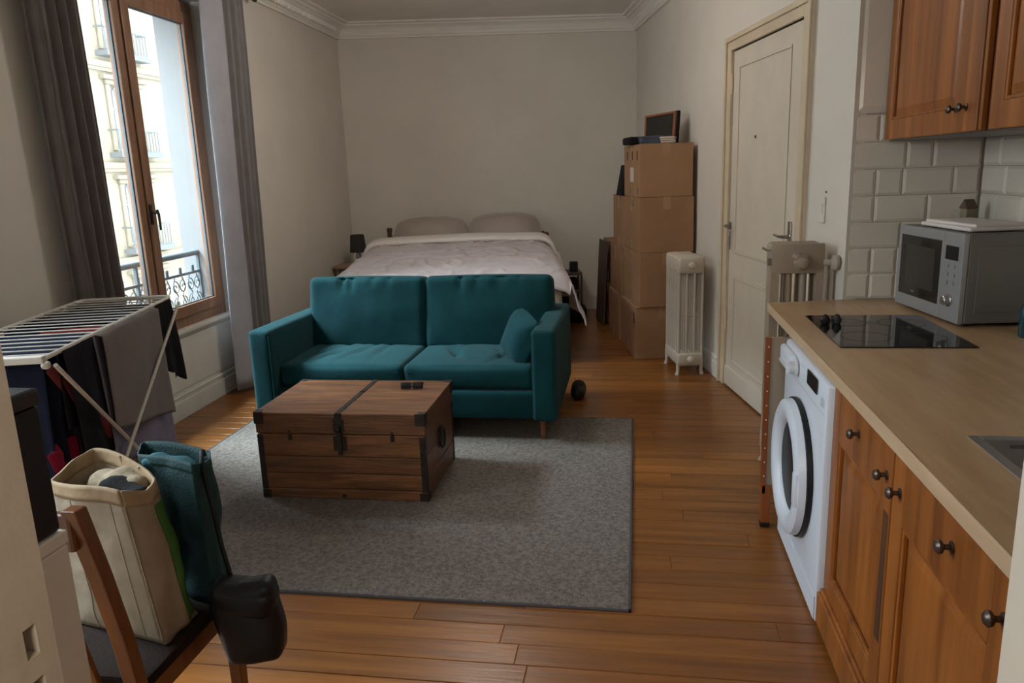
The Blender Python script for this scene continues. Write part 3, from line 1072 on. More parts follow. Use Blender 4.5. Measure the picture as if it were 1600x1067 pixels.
# iron fittings
bx('strap', (-.014, .014, -.0065, TD + .0065, zt, zt + .0025), 'iron', tk)
bx('strap', (-.018, .018, -.0075, -.004, THt - .09, zt), 'iron', tk)
for sx in (-1, 1):
    for yy, nm in ((0, -1), (TD, 1)):
        m = MB()
        x0, x1 = sorted((sx * (hw_ + .0022), sx * (hw_ - .028)))
        y0, y1 = sorted((yy + nm * .0022, yy + nm * .0002))
        m.box(x0, x1, y0, y1, .045, LZ - .01)
        y0, y1 = sorted((yy + nm * .0022, yy - nm * .022))
        x0, x1 = sorted((sx * (hw_ + .0022), sx * (hw_ + .0002)))
        m.box(x0, x1, y0, y1, .045, LZ - .01)
        obj('corner_strip', m, 'iron', tk, bevel=0.001)
        for zz0, zz1, ex in ((-.001, .042, .003), (THt - .045, zt + .002, .0085)):
            m = MB()
            xs_ = sorted((sx * (hw_ + ex), sx * (hw_ - .042)))
            ys_ = sorted((yy + nm * ex, yy + nm * .0002 + (nm * .004 if zz0 > .1 else 0)))
            m.box(xs_[0], xs_[1], ys_[0], ys_[1], zz0, zz1)
            xs_ = sorted((sx * (hw_ + ex), sx * (hw_ + (.0045 if zz0 > .1 else .0002))))
            ys_ = sorted((yy + nm * ex, yy - nm * .042))
            m.box(xs_[0], xs_[1], ys_[0], ys_[1], zz0, zz1)
            if zz0 > .1:
                m.box(*(sorted((sx * (hw_ + .0085), sx * (hw_ - .028)))), *(sorted((yy + nm * .0085, yy - nm * .028))), zt, zt + .0025)
            obj('corner_bracket', m, 'iron', tk, bevel=0.0012)
    m = MB()
    m.lathe([(.055, 0), (.055, .003)], 20, TR(sx * (hw_ + .001), TD / 2, .24, 0, sx * math.pi / 2))
    m.tube([(sx * (hw_ + .014), TD / 2 + .045 * math.sin(a), .235 + .05 * math.cos(a) - .01) for a in [k * math.pi / 8 for k in range(16)]], .006, 6, closed=True)
    obj('side_handle', m, 'iron', tk, smooth=True)
m = MB()
m.box(-.028, .028, -.007, -.0035, LZ + .012, THt - .018).box(-.014, .014, -.018, -.006, LZ - .055, LZ + .05)
m.lathe([(.014, 0), (.014, .012), (.006, .016)], 14, TR(0, -.016, LZ + .03, math.pi / 2))
m.box(-.010, .010, -.014, -.006, LZ - .105, LZ - .05)
m.box(-.034, .034, -.005, 0, LZ - .085, LZ - .012)
obj('hasp', m, 'iron', tk, bevel=0.0015)
for xx in (-.26, .27):
    m = MB().box(xx - .006, xx + .006, -.008, -.003, LZ - .03, LZ + .018).box(xx - .010, xx + .010, -.0045, 0, LZ - .035, LZ - .008)
    obj('side_catch', m, 'iron', tk, bevel=0.001)
for T_ in (TR(.0, .36, zt + .0025), TR(.0, -.003, .02, math.pi / 2)):
    obj('rivet', MB().lathe([(.011, 0), (.011, .004)], 12, T_), 'iron', tk)
# folded sunglasses on the lid
sg = thing('sunglasses', 'small folded black sunglasses on top of the wooden chest', 'glasses', (-1.19, 3.80, 0.013 + zt), R_(8))
for sx in (-1, 1):
    obj('lens', MB().soft(.055, .010, .036, .005, n=3, T=TR(sx * .033, 0, .020, R_(-12), 0, R_(4 * sx))), 'blackp', sg, smooth=True)
obj('bridge', MB().tube([(-.012, 0, .028), (0, -.003, .031), (.012, 0, .028)], .003, 6), 'blackp', sg, smooth=True)
obj('temple', MB().tube([(-.062, .004, .03), (-.05, .012, .012), (.05, .018, .006)], .003, 6), 'blackp', sg, smooth=True)
obj('temple', MB().tube([(.062, .004, .03), (.05, .018, .014), (-.045, .026, .006)], .003, 6), 'blackp', sg, smooth=True)

# ------------------------------------------------------------------ bed (frame turned with the back wall)
U = Vector((.9803, .1977, 0))
V = Vector((-.1977, .9803, 0))


def BW(a, b, z=0):
    return U * a + V * b + Vector((0, 0, z))


bed = thing('bed', 'double bed with brown wooden posts against the back wall behind the sofa', 'bed', BW(-.26, 8.52), BK_A)
# local x right, y outwards: head at 0, foot at -2.45
BH = .93
obj('mattress', MB().soft(1.78, 2.36, .34, .05, n=8, T=TR(0, -1.25, .48)), 'duvetw', bed, smooth=True, angle=180)
for sx in (-1, 1):
    bx('side_rail', (sx * .86 - .015, sx * .86 + .015, -2.42, -.06, .20, .32), 'bedwood', bed, bevel=.004)
    px_, pz_ = (-.76, .98) if sx < 0 else (.965, .87)
    m = MB().box(px_ - .022, px_ + .022, -.075, -.03, .002, pz_)
    m.soft(.06, .055, .05, .015, n=3, T=TR(px_, -.052, pz_ + .02))
    obj('bedpost', m, 'bedwood', bed)
    bx('foot_leg', (sx * .84 - .03, sx * .84 + .03, -2.42, -2.36, .001, .32), 'bedwood', bed)
bx('headboard', (-.74, .945, -.065, -.04, .35, .93), 'bedwood', bed, bevel=.006)


def duv(u, v):
    # u across 0..1, v from foot (0) to fold (1)
    s_ = (u - .5) * 2.52
    yy = -2.52 + v * 1.66
    half = .93
    top = .765 + .155 * v ** 0.8 + .012 * noise.noise(Vector((s_ * 2.2, yy * 2.2, 1)))
    a = abs(s_)
    sg_ = 1 if s_ > 0 else -1
    r = .13
    if a < half - r:
        x_, z_ = s_, top + .02 * (1 - (a / half) ** 2)
    elif a < half - r + r * math.pi / 2:
        t_ = (a - half + r) / r
        x_ = sg_ * (half - r + r * math.sin(t_))
        z_ = top - r + r * math.cos(t_)
    else:
        dd = a - (half - r + r * math.pi / 2)
        x_ = sg_ * (half + .012 + (.03 + .10 * dd * (2 - v)) * abs(math.sin(yy * 5 + sg_)) * min(1, dd * 5) + (.16 * dd if sg_ < 0 else .05 * dd))
        z_ = top - r - dd
    cr_ = .010 * noise.noise(Vector((s_ * 5, yy * 9, 3))) + .006 * noise.noise(Vector((s_ * 14, yy * 10, 8)))
    rg = abs(noise.noise(Vector((s_ * 4.0 + 3, yy * 4.0 + 1.5 * noise.noise(Vector((s_ * 2, yy * 2, 7))), 6))))
    z_ += cr_ + .022 * math.exp(-(rg / .05) ** 2) * (1 if a < .85 else .3)
    if v < .08:
        q = (.08 - v) / .08
        z_ -= .12 * q ** 2 if a < half else 0.03 * q
    x_ *= (.925 + .20 * (1 - v)) if s_ < 0 else (1 + .045 * (1 - v))
    return (x_, yy, max(z_, .12))


dv = obj('duvet', MB().grid(duv, 170, 120), 'duvet', smooth=True, angle=180, solid=.012)
dv.location = BW(-.26, 8.52)
dv.rotation_euler = (0, 0, BK_A)
tag(dv, 'rumpled mauve grey duvet spread over the bed', 'duvet')


def fold(u, v):
    s_ = (u - .5) * 2.50
    t_ = v
    half = .955
    a = abs(s_)
    sg_ = 1 if s_ > 0 else -1
    r = .13
    yy = -1.10 + .42 * t_ + .05 * abs(s_ / 1.3) ** 2 * (-1 if sg_ > 0 else .2)
    top = .925 + .035 * math.sin(math.pi * min(1, max(0, t_))) ** .6 + .006 * noise.noise(Vector((s_ * 3, yy * 3, 2)))
    if a < half - r:
        x_, z_ = s_, top + .02 * (1 - (a / half) ** 2)
    elif a < half - r + r * math.pi / 2:
        q = (a - half + r) / r
        x_ = sg_ * (half - r + r * math.sin(q))
        z_ = top - r + r * math.cos(q)
    else:
        dd = a - (half - r + r * math.pi / 2)
        x_ = sg_ * (half + .03 + .22 * dd + .02 * math.sin(yy * 14))
        z_ = top - r - dd * .95
    if s_ < 0:
        x_ *= .94
    return (x_, yy, z_)


fd = obj('turned_down_edge', MB().grid(fold, 110, 14), 'duvetw', dv, smooth=True, angle=180, solid=.035)
tag(fd, 'pale underside folded back at the head end')
# second layer under the pillows
obj('bottom_sheet', MB().soft(1.80, .75, .05, .02, n=6, T=TR(0, -.42, .67)), 'duvetw', bed, smooth=True, angle=180)


def pillow(x_, y_, z_, w_, lab, rz, seed, rx):
    m = MB().soft(w_, .52, .19, .05, n=22, bulge=.045)
    o_ = []
    for px, py, pz in m.v:
        ex, ey = abs(px) / (w_ / 2), abs(py) / .25
        k = (1 - .92 * max(0, ex) ** 3.2) * (1 - .92 * max(0, ey) ** 3.2)
        pz *= max(.08, k)
        px *= 1 - .05 * ey ** 4 + .04 * ey ** 12
        py *= 1 - .10 * ex ** 3 + .10 * ex ** 12
        pz -= .035 * ex ** 4
        pz += .010 * noise.noise(Vector((px * 7 + seed, py * 7, 0))) + .006 * noise.noise(Vector((px * 15, py * 12, seed)))
        o_.append((px, py, pz))
    m.v = o_
    o = obj('pillow', m, 'pillow', smooth=True, angle=180)
    p = BW(-.26 + x_, 8.52 + y_, z_)
    o.location = p
    o.rotation_euler = (Matrix.Rotation(BK_A + rz, 3, 'Z') @ Matrix.Rotation(rx, 3, 'X')).to_euler()
    tag(o, lab, 'pillow', 'pillows at the head of the bed')


pillow(-.30, -.33, .935, .76, 'taupe pillow at the left side of the bed head, nearest the charcoal lamp', R_(-2), 2, R_(40))
pillow(.51, -.33, .945, .74, 'taupe pillow at the right side of the bed head, nearest the boxes', R_(2), 8, R_(42))

# bedside table + lamp (left)
p = Vector((-2.93, 7.62, 0))
bt = thing('bedside_table', 'pale wooden bedside table left of the bed under the charcoal lamp', 'bedside table', p, R_(2))
bx('table_top', (-.165, .16, -.19, .19, .665, .69), 'nwood', bt, bevel=.004)
for sx in (-.14, .12):
    for sy in (-.16, .14):
        bx('leg', (sx, sx + .025, sy, sy + .025, .001, .665), 'nwood', bt)
bx('shelf', (-.14, .14, -.16, .16, .22, .24), 'nwood', bt)
lp = thing('table_lamp', 'small table lamp with charcoal shade in the corner left of the bed', 'lamp', (-2.875, 7.63, .691))
obj('lamp_shade', MB().lathe([(.088, .125), (.070, .305), (.066, .305), (.084, .125)], 28, cap=False), 'lampshade', lp, smooth=True)
obj('shade_ring', MB().lathe([(.069, .296), (.0, .297)], 20, cap=False), 'lampshade', lp)
obj('lamp_base', MB().lathe([(.045, 0), (.048, .012), (.030, .03), (.024, .06), (.030, .085), (.014, .12), (.008, .19)], 20), 'steel', lp, smooth=True)
# right bedside shelf
bs = thing('bedside_shelf', 'low dark wooden bedside shelf unit right of the bed', 'shelf', BW(.94, 8.30), BK_A)
for zz in (.08, .27, .46):
    bx('shelf_board', (-.14, .12, -.16, .16, zz, zz + .03), 'dwood', bs, bevel=.002)
for sx in (-.14, .10):
    for sy in (-.16, .14):
        bx('leg', (sx, sx + .022, sy, sy + .02, .001, .46), 'dwood', bs)
bx('plinth_box', (-.12, .10, -.14, .14, .001, .07), 'blackm', bs)
o = bx('alarm_clock', (-.045, .045, -.03, .03, 0, .11), 'blackp', bevel=.008)
o.location = BW(.98, 8.25, .491)
o.rotation_euler = (0, 0, BK_A)
tag(o, 'small black block standing on top of the dark bedside shelf', 'clock')
for i, (dz, lab) in enumerate(((.301, 'black box on the upper inside shelf right of the bed'), (.111, 'black box on the lower inside shelf right of the bed'))):
    o = bx('small_box', (-.10, .08, -.12, .12, 0, .11 - .03 * i), 'blackm', bevel=.004)
    o.location = BW(.94, 8.30, dz)
    o.rotation_euler = (0, 0, BK_A)
    tag(o, lab, 'box', 'small black boxes on the bedside shelf')
o = obj('floor_bag', MB().soft(.34, .30, .16, .05, n=6, bulge=.01, amp=.02, T=TR(0, 0, .09)), 'blackm', smooth=True)
o.location = BW(.90, 7.95)
tag(o, 'black bag lying on the floor right of the bed', 'bag')

# ------------------------------------------------------------------ moving boxes
def carton(x_, y_, z_, w_, d_, h_, lab, tape='x', rz=0, marks=0, group='cardboard moving boxes along the right wall'):
    t_ = thing('moving_box', lab, 'box', (x_, y_, z_), BK_A + rz, group)
    # origin at front left bottom corner; x right, y away
    m = MB().box(0, w_, 0, d_, .001, h_ - .003)
    c_ = obj('carton', m, 'card', t_, bevel=.004)
    for y0, y1 in ((0.001, d_ * .5 - .001), (d_ * .5 + .001, d_ - .001)):
        bx('flap', (.001, w_ - .001, y0, y1, h_ - .003, h_), 'card', t_, bevel=.001)
    m = MB().box(w_ * .5 - .03, w_ * .5 + .03, -.0012, 0, h_ - .10, h_ + .0008)
    m.box(w_ * .5 - .03, w_ * .5 + .03, 0, d_, h_, h_ + .0008)
    obj('packing_tape', m, 'cardtape', t_)
    for za, zb_ in ((h_ - .12, h_ - .004), (.004, .10)):
        obj('packing_tape', MB().box(-.0012, 0, d_ * .5 - .03, d_ * .5 + .03, za, zb_), 'cardtape', t_)
    if marks == 1:
        for yy in (.10, .30, .52):
            bx('hand_hole', (-.0016, -.0002, yy, yy + .035, h_ - .12, h_ - .05), 'hole', t_, bevel=0)
        bx('paper_label', (-.0018, -.0002, .26, .40, h_ - .30, h_ - .18), 'paper', t_, bevel=0)
        for yy in (.08, .36):
            bx('hand_hole', (-.0016, -.0002, yy, yy + .012, .02, .08), 'hole', t_, bevel=0)
    elif marks == 2:
        bx('hand_hole', (-.0016, -.0002, .05, .085, h_ - .14, h_ - .05), 'hole', t_, bevel=0)
        bx('hand_hole', (w_ * .62, w_ * .62 + .025, -.0016, -.0002, .12, .22), 'hole', t_, bevel=0)
    elif marks == 3:
        m = MB().tube([(-.001, .25, h_ - .02), (-.001, .27, h_ - .07), (-.001, .33, h_ - .08), (-.001, .38, h_ - .02)], .002, 4)
        obj('pen_mark', m, 'hole', t_)
    return t_


V3 = Vector((-.1977, .9803, 0))
p0 = Vector((.0, 6.303, 0))
carton(.000, 6.303, 0, .455, .68, .444, 'cardboard box on the floor behind the radiator, bottom of the front stack', marks=2)
carton(.034, 6.296, .4445, .435, .68, .452, 'cardboard box second from the floor in the front stack, behind the radiator top', rz=R_(.5))
carton(.032, 6.296, .897, .442, .68, .448, 'cardboard box third from the floor in the front stack, above the radiator', marks=3, rz=R_(-.4))
carton(.034, 6.296, 1.3455, .428, .68, .419, 'cardboard box with a paper label, topmost of the front stack', marks=1)
q0 = Vector((-.155, 7.06, 0))
carton(q0.x + .0, q0.y, 0, .46, .56, .43, 'brown box on the floor in the second stack behind the front stack', marks=0)
carton(q0.x + .02, q0.y, .4305, .44, .56, .43, 'brown box in the middle of the second stack', marks=0)
carton(q0.x + .055, q0.y - .05, .861, .42, .58, .475, 'brown box topmost of the second stack, below the black case', marks=0)
q1 = q0 + V3 * .60
carton(q1.x + .04, q1.y, 0, .46, .60, .44, 'brown box on the floor in the rear stack near the back wall', marks=0)
carton(q1.x + .05, q1.y, .4405, .44, .60, .42, 'taped brown box on top of the rear stack near the back wall', marks=0)
o = bx('flat_board', (-.006, .006, 0, .42, 0, .86), 'dwood', bevel=.002)
o.location = (-.325, 7.70, .001)
o.rotation_euler = (0, R_(3.0), BK_A + R_(1.5))
o['label'] = 'thin dark flat board leaning against the left side of the rear boxes'
o['category'] = 'board'
o.hide_render = False
o = obj('black_case', MB().hexa([(0.03, 0, 0), (.18, 0, 0), (.18, .24, 0), (0.03, .24, 0)], [(.075, .02, .27), (.14, .02, .27), (.14, .22, .27), (.075, .22, .27)]), 'blackm', bevel=.006)
o.location = (-.165, 7.07, 1.337)
o.rotation_euler = (0, 0, BK_A)
tag(o, 'black case standing on the second stack of boxes behind the top box', 'case')
# things on the top box
zt2 = 1.766
o = obj('black_pouch', MB().soft(.13, .26, .062, .015, n=5, T=TR(0, 0, .033)), 'blackm', smooth=True)
o.location = (-.02, 6.66, zt2)
o.rotation_euler = (0, 0, R_(14))
tag(o, 'flat black pouch at the left on the topmost box', 'pouch')
fc = MB()
for i in range(4):
    fc.soft(.17, .16, .016, .006, n=5, amp=.003, seed=i, T=TR(0, 0, .009 + i * .015, 0, 0, .1 * i))
o = obj('folded_cloth', fc, cloth_mat('slate_blue_cloth', (.07, .085, .11)), smooth=True)
o.location = (.115, 6.50, zt2)
tag(o, 'slate blue folded cloth on the topmost box before the small picture', 'cloth')
fc = MB()
for i in range(3):
    fc.soft(.12, .15, .018, .007, n=5, amp=.003, seed=i + 5, T=TR(0, 0, .010 + i * .017, 0, 0, -.08 * i))
o = obj('folded_cloth', fc, cloth_mat('beige_cloth', (.42, .36, .30)), smooth=True)
o.location = (.255, 6.46, zt2)
tag(o, 'beige folded cloth at the right on the topmost box', 'cloth')
# small framed picture leaning
pc = thing('picture_frame', 'small framed dark picture with orange brown frame leaning on the topmost box', 'picture', (.19, 6.66, zt2))
pc.rotation_euler = (R_(-8), R_(-3), R_(-44))
m = MB()
ring_w, ring_h, t_ = .335, .25, .018
m.box(-ring_w / 2, ring_w / 2, -.012, .012, 0, t_).box(-ring_w / 2, ring_w / 2, -.012, .012, ring_h - t_, ring_h)
m.box(-ring_w / 2, -ring_w / 2 + t_, -.012, .012, t_, ring_h - t_).box(ring_w / 2 - t_, ring_w / 2, -.012, .012, t_, ring_h - t_)
obj('frame', m, 'copper', pc, bevel=.002)
bx('picture', (-ring_w / 2 + t_, ring_w / 2 - t_, -.004, .004, t_, ring_h - t_), 'ovenglass', pc)
bx('backing_panel', (-ring_w / 2 + .01, ring_w / 2 + .012, .014, .04, 0, ring_h + .006), 'blackm', pc)

# ------------------------------------------------------------------ radiators
def radiator(label, loc, rz, n, h, dep, pitch_, mt, cols=4, zf=.06, pipe=False, group=None):
    t_ = thing('radiator', label, 'radiator', loc, rz, group)
    # local x = depth of a section (across the columns), y = along the sections
    m = MB()
    r = .0115 if dep < .22 else .018
    span = dep - 2 * r - .004
    for c in range(cols):
        xx = -span / 2 + span * c / (cols - 1)
        m.tube([(xx, 0, .10 + zf), (xx, 0, h - .10)], [r, r], 8)
    # rounded top and bottom headers
    for zc_, hh in ((h - .065, .13), (zf + .065, .11)):
        m.soft(dep, pitch_ * .74, hh, .030, n=3, T=TR(0, 0, zc_))
    m.tube([(-span / 2, 0, (h + zf) * .48), (span / 2, 0, (h + zf) * .48)], .006, 6)
    sec0 = obj('section', m, mt, t_, smooth=True, angle=50)
    secs = [sec0] + [piece(sec0, t_, (0, 0, 0)) for _ in range(n - 1)]
    for i, s_ in enumerate(secs):
        s_.location = (0, pitch_ * (i + .5), 0)
    for e_ in (0, n - 1):
        for sx in (-1, 1):
            yy = pitch_ * (e_ + .5)
            m = MB().tube([(sx * span / 2, yy, zf + .06), (sx * span / 2, yy, .03), (sx * (span / 2 + .008), yy, .001)], [.016, .013, .019], 8)
            obj('foot', m, mt, t_, smooth=True)
    for zz in (h - .065, zf + .065):
        m = MB().lathe([(.030, 0), (.030, .012), (.024, .018), (.022, .03), (.010, .035)], 8, TR(0, pitch_ * .05, zz, math.pi / 2))
        obj('end_plug', m, mt, t_)
    if pipe:
        m = MB().tube([(0, pitch_ * n, zf + .065), (0, pitch_ * n + .03, zf + .065), (0, pitch_ * n + .035, .02)], .011, 8)
        obj('pipe', m, mt, t_, smooth=True)
    return t_


radiator('cream cast iron radiator with slim columns standing before the moving boxes', (.418, 5.815, 0), BK_A, 7, .918, .205, .060, 'radiator',
         group=None)
r2 = radiator('taupe cast iron radiator standing behind the end of the worktop', (.792, 3.935, 0), R_(0), 3, 1.195, .25, .055, 'radiator2')
# flat end plate of its first section with the boss and valve
m = MB().soft(.255, .022, .15, .01, n=4, T=TR(0, 0, 1.122))
m.box(-.126, -.085, -.010, .010, .62, 1.06).box(.09, .126, -.010, .010, .62, 1.06)
obj('end_plate', m, 'radiator2', r2, smooth=True)
m = MB().lathe([(.042, 0), (.042, .012), (.030, .022), (.026, .04), (.012, .046)], 12, TR(.02, -.010, 1.105, math.pi / 2))
obj('boss', m, 'radiator2', r2, smooth=True)
m = MB().tube([(.12, .0, 1.10), (.165, .0, 1.10)], .016, 10)
m.lathe([(.018, 0), (.034, .004), (.040, .02), (.034, .034), (.014, .04)], 12, TR(.158, 0, 1.10, 0, math.pi / 2))
m.tube([(.17, .03, 1.10), (.17, .03, .03)], .012, 8)
tag(obj('valve', m, 'radiator', r2, smooth=True), 'cream valve wheel beside the wall')
m = MB().tube([(-.125, 0, 1.165), (-.15, -.005, 1.168), (-.17, -.006, 1.180)], .006, 6).box(-.142, -.126, -.01, .01, 1.09, 1.125)
obj('bleed_key', m, 'chrome', r2, smooth=True)
#PART3
# ------------------------------------------------------------------ kitchen: worktop, washer, cabinets
wt = thing('worktop', 'long beech worktop with pale front edge over the washing machine and pine cabinets', 'worktop', (0, 0, 0))
m = MB()
Z0, Z1 = .885, .924
m.box(.640, 1.571, .63, 1.18, Z0, Z1).box(.640, .825, 1.18, 1.895, Z0, Z1).box(1.275, 1.571, 1.18, 1.895, Z0, Z1)
m.prism([(.640, 1.895), (1.571, 1.895), (1.571, 3.879), (1.006, 3.879), (.640, 3.792)], Z0, Z1)
obj('worktop_slab', m, 'top', wt)
m = MB()
m.prism([(.6335, .63), (.6398, .63), (.6398, 3.792), (1.006, 3.879), (1.006, 3.886), (.6335, 3.798)], Z0 - .001, Z1 + .0004)
obj('edge_strip', m, 'topedge', wt, bevel=.002)

ws = thing('washing_machine', 'white front loading washing machine under the far end of the worktop', 'washing machine', (.62, 2.875, 0))
# local: x into the machine, y along the worktop (+ = far), z up
YW = .357
obj('body', MB().soft(.56, 2 * YW, .870, .014, n=4, T=TR(.28, 0, .442)), 'enamel', ws, smooth=True)
m = MB()
m.box(-.0005, .0003, -YW + .015, YW - .015, .762, .766)
obj('control_panel_seam', m, 'enamel2', ws)
m = MB().soft(.028, .22, .075, .012, n=4, T=TR(-.012, YW - .125, .822))
dr = obj('detergent_drawer', m, 'enamel', ws, smooth=True)
obj('drawer_grip', MB().soft(.012, .14, .02, .005, n=3, T=TR(-.028, YW - .12, .80)), 'enamel2', dr, smooth=True)
m = MB().lathe([(.034, 0), (.034, .006), (.026, .010), (.024, .030), (.020, .032)], 24, TR(-.004, .105, .815, 0, -math.pi / 2))
dl = obj('programme_dial', m, 'enamel2', ws, smooth=True)
bx('dial_grip', (-.044, -.030, .100, .110, .790, .840), 'enamel', dl)
bx('display', (-.0065, -.0042, -.235, -.085, .808, .862), 'blackp', ws, bevel=.001)
m = MB()
for i in range(4):
    m.box(-.0048, -.0042, -.300 - .009 * i, -.296 - .009 * i, .790, .822)
for i in range(5):
    m.box(-.0048, -.0042, .03 - .014 * i, .035 - .014 * i, .845, .850)
obj('button_marks', m, 'enamel2', ws)['kind'] = 'stuff'
m = MB()
for i in range(5):
    m.box(-.0004, .0002, -.315 + .004 * (i % 2), -.308, .60 + .022 * i, .612 + .022 * i)
obj('printed_marks', m, 'enamel2', ws)
DC = TR(0, .02, .445, 0, -math.pi / 2)
obj('door_gasket', MB().lathe([(.255, -.002), (.268, .006), (.268, .020), (.255, .026)], 48, DC), 'blackp', ws, smooth=True)
m = MB().lathe([(.252, .010), (.262, .022), (.258, .048), (.235, .060), (.205, .057), (.182, .044), (.174, .030), (.174, .010)], 56, DC, cap=False)
dd = obj('door_ring', m, 'enamel', ws, smooth=True)
m = MB().lathe([(.176, .030), (.160, .018), (.115, .000), (.06, -.012), (.001, -.016)], 40, DC, cap=False)
obj('door_glass', m, 'glassd', dd, smooth=True)
obj('door_grip', MB().soft(.020, .05, .13, .009, n=3, T=TR(-.052, -.205, .445)), 'enamel', dd, smooth=True)
bx('kick_panel', (-.003, .0, -YW + .01, YW - .01, .018, .105), 'enamel', ws)
for sy in (-.30, .30):
    obj('foot', MB().lathe([(.02, .001), (.02, .018)], 10, TR(.05, sy, 0)), 'blackp', ws)

ep = thing('end_panel', 'narrow reddish brown wooden upright with a grey side panel left of the washing machine', 'panel', (.548, 3.275, 0))
bx('wood_edge', (0, .020, -.010, .022, .16, .868), 'pined', ep, bevel=.002)
bx('side_panel', (.020, .45, -.004, .018, .20, .868), 'radiator2', ep, bevel=.002)
bx('wood_leg', (.004, .040, -.010, .022, .022, .20), 'pined', ep, bevel=.002)
bx('foot', (.002, .044, -.012, .024, .001, .022), 'blackp', ep)
m = MB()
for i in range(10):
    m.lathe([(.0035, 0), (.0035, .002)], 6, TR(.010, -.010, .83 - .065 * i, math.pi / 2))
obj('shelf_pin_holes', m, 'white', ep)


def knob(par, loc, name='knob', axis='-x'):
    T = TR(loc[0], loc[1], loc[2], 0, -math.pi / 2)
    m = MB().lathe([(.013, 0), (.013, .003), (.006, .006), (.006, .016), (.014, .021), (.0155, .028), (.010, .034), (.002, .036)], 16, T)
    return obj(name, m, 'knob', par, smooth=True)


def cab_door(par, y0, y1, z0, z1, pz0, pz1, x=0.0, arch=False, name='door', pin=.078):
    """x = outer face; door towards -x, built of rails, stiles and a raised panel"""
    a, b = y0 + pin, y1 - pin
    m = MB()
    t = .022
    m.box(x, x + t, y0, a, z0, z1).box(x, x + t, b, y1, z0, z1).box(x, x + t, a, b, z0, pz0).box(x, x + t, a, b, pz1, z1)
    d = obj(name, m, 'pine', par, bevel=.003)
    # moulding round the panel
    m = MB()
    s = .012
    for (p, q, r0, r1) in ((a, a + s, pz0, pz1), (b - s, b, pz0, pz1)):
        m.box(x + .003, x + .016, p, q, r0, r1)
    m.box(x + .003, x + .016, a + s, b - s, pz0, pz0 + s).box(x + .003, x + .016, a + s, b - s, pz1 - s, pz1)
    obj('moulding', m, 'pine', d, bevel=.003)
    # raised panel with sloping borders
    e = s + .001
    f = .045
    A = [(x + .015, a + e, pz0 + e), (x + .015, b - e, pz0 + e), (x + .015, b - e, pz1 - e), (x + .015, a + e, pz1 - e)]
    B = [(x + .006, a + f, pz0 + f), (x + .006, b - f, pz0 + f), (x + .006, b - f, pz1 - f), (x + .006, a + f, pz1 - f)]
    m = MB().add(A + B, [(4, 5, 6, 7), (0, 1, 5, 4), (1, 2, 6, 5), (2, 3, 7, 6), (3, 0, 4, 7)])
    obj('raised_panel', m, 'pine', d)
    return d


units = [(1.921, 2.512, 'pine base cabinet beside the washing machine with a dark worn stain on its stile', [(2.225, .815), (1.965, .797)]),
         (1.285, 1.917, 'pine base cabinet second from the washing machine, below the sink', [(1.862, .792), (1.548, .813), (1.315, .797)]),
         (.645, 1.281, 'pine base cabinet nearest the right door jamb', [(.96, .80)])]
for y0, y1, lab, kn in units:
    c = thing('base_cabinet', lab, 'cabinet', (.642, y0, 0), 0, 'pine base cabinets under the worktop')
    w_ = y1 - y0
    zt_ = .883 if y1 > 2 else .70
    m = MB().box(.024, .56, 0, .016, .10, zt_).box(.024, .56, w_ - .016, w_, .10, zt_).box(.024, .56, .016, w_ - .016, .10, .118).box(.55, .56, .016, w_ - .016, .118, zt_)
    m.box(.024, .05, .016, w_ - .016, .84, .883)
    m.box(.024, .04, 0, .016, zt_ - .01, .883).box(.024, .04, w_ - .016, w_, zt_ - .01, .883)
    obj('carcass', m, 'pined', c)
    d = cab_door(c, .002, w_ - .002, .152, .876, .225, .715)
    for yy, zz in kn:
        knob(d, (.0, yy - y0, zz))
    m = MB().box(-.020, .02, -.006 if y1 > 2 else 0, w_, .022, .138)
    m.box(-.010, .02, -.002 if y1 > 2 else 0, w_, .138, .150)
    obj('plinth', m, 'pine', c, bevel=.004)
    bx('plinth_foot', (.05, .12, w_ / 2 - .04, w_ / 2 + .04, .001, .022), 'blackp', c)
    if y1 > 2:
        obj('worn_stain', MB().box(-.0006, .0006, .010, .050, .33, .70), 'stain', d)

# sink
sk = thing('sink', 'stainless steel inset sink in the worktop near the right jamb', 'sink', (1.05, 1.53, .924))
m = MB()
ox, oy = .25, .385
m.box(-ox, -ox + .028, -oy, oy, 0, .003).box(ox - .028, ox, -oy, oy, 0, .003).box(-ox + .028, ox - .028, oy - .028, oy, 0, .003).box(-ox + .028, ox - .028, -oy, -oy + .028, 0, .003)
obj('rim', m, 'steel', sk, bevel=.0015)
ix, iy = .222, .357
m = MB()
top = [(-ix, -iy, .001), (ix, -iy, .001), (ix, iy, .001), (-ix, iy, .001)]
bot = [(-ix + .02, -iy + .02, -.15), (ix - .02, -iy + .02, -.15), (ix - .02, iy - .02, -.15), (-ix + .02, iy - .02, -.15)]
m.add(top + bot, [(0, 1, 5, 4), (1, 2, 6, 5), (2, 3, 7, 6), (3, 0, 4, 7), (7, 6, 5, 4)])
obj('basin', m, 'steel', sk, solid=.0015)
obj('drain', MB().lathe([(.04, -.149), (.04, -.146), (.02, -.147), (.001, -.147)], 20, cap=False), 'chrome', sk, smooth=True)
m = MB()
for i in range(3):
    m.tube([(-ix + .05 + .02 * i, iy - .024, -.006), (ix - .05, iy - .024, -.006)], .004, 6)
    break
obj('drainer_rib', m, 'chrome', sk, smooth=True)

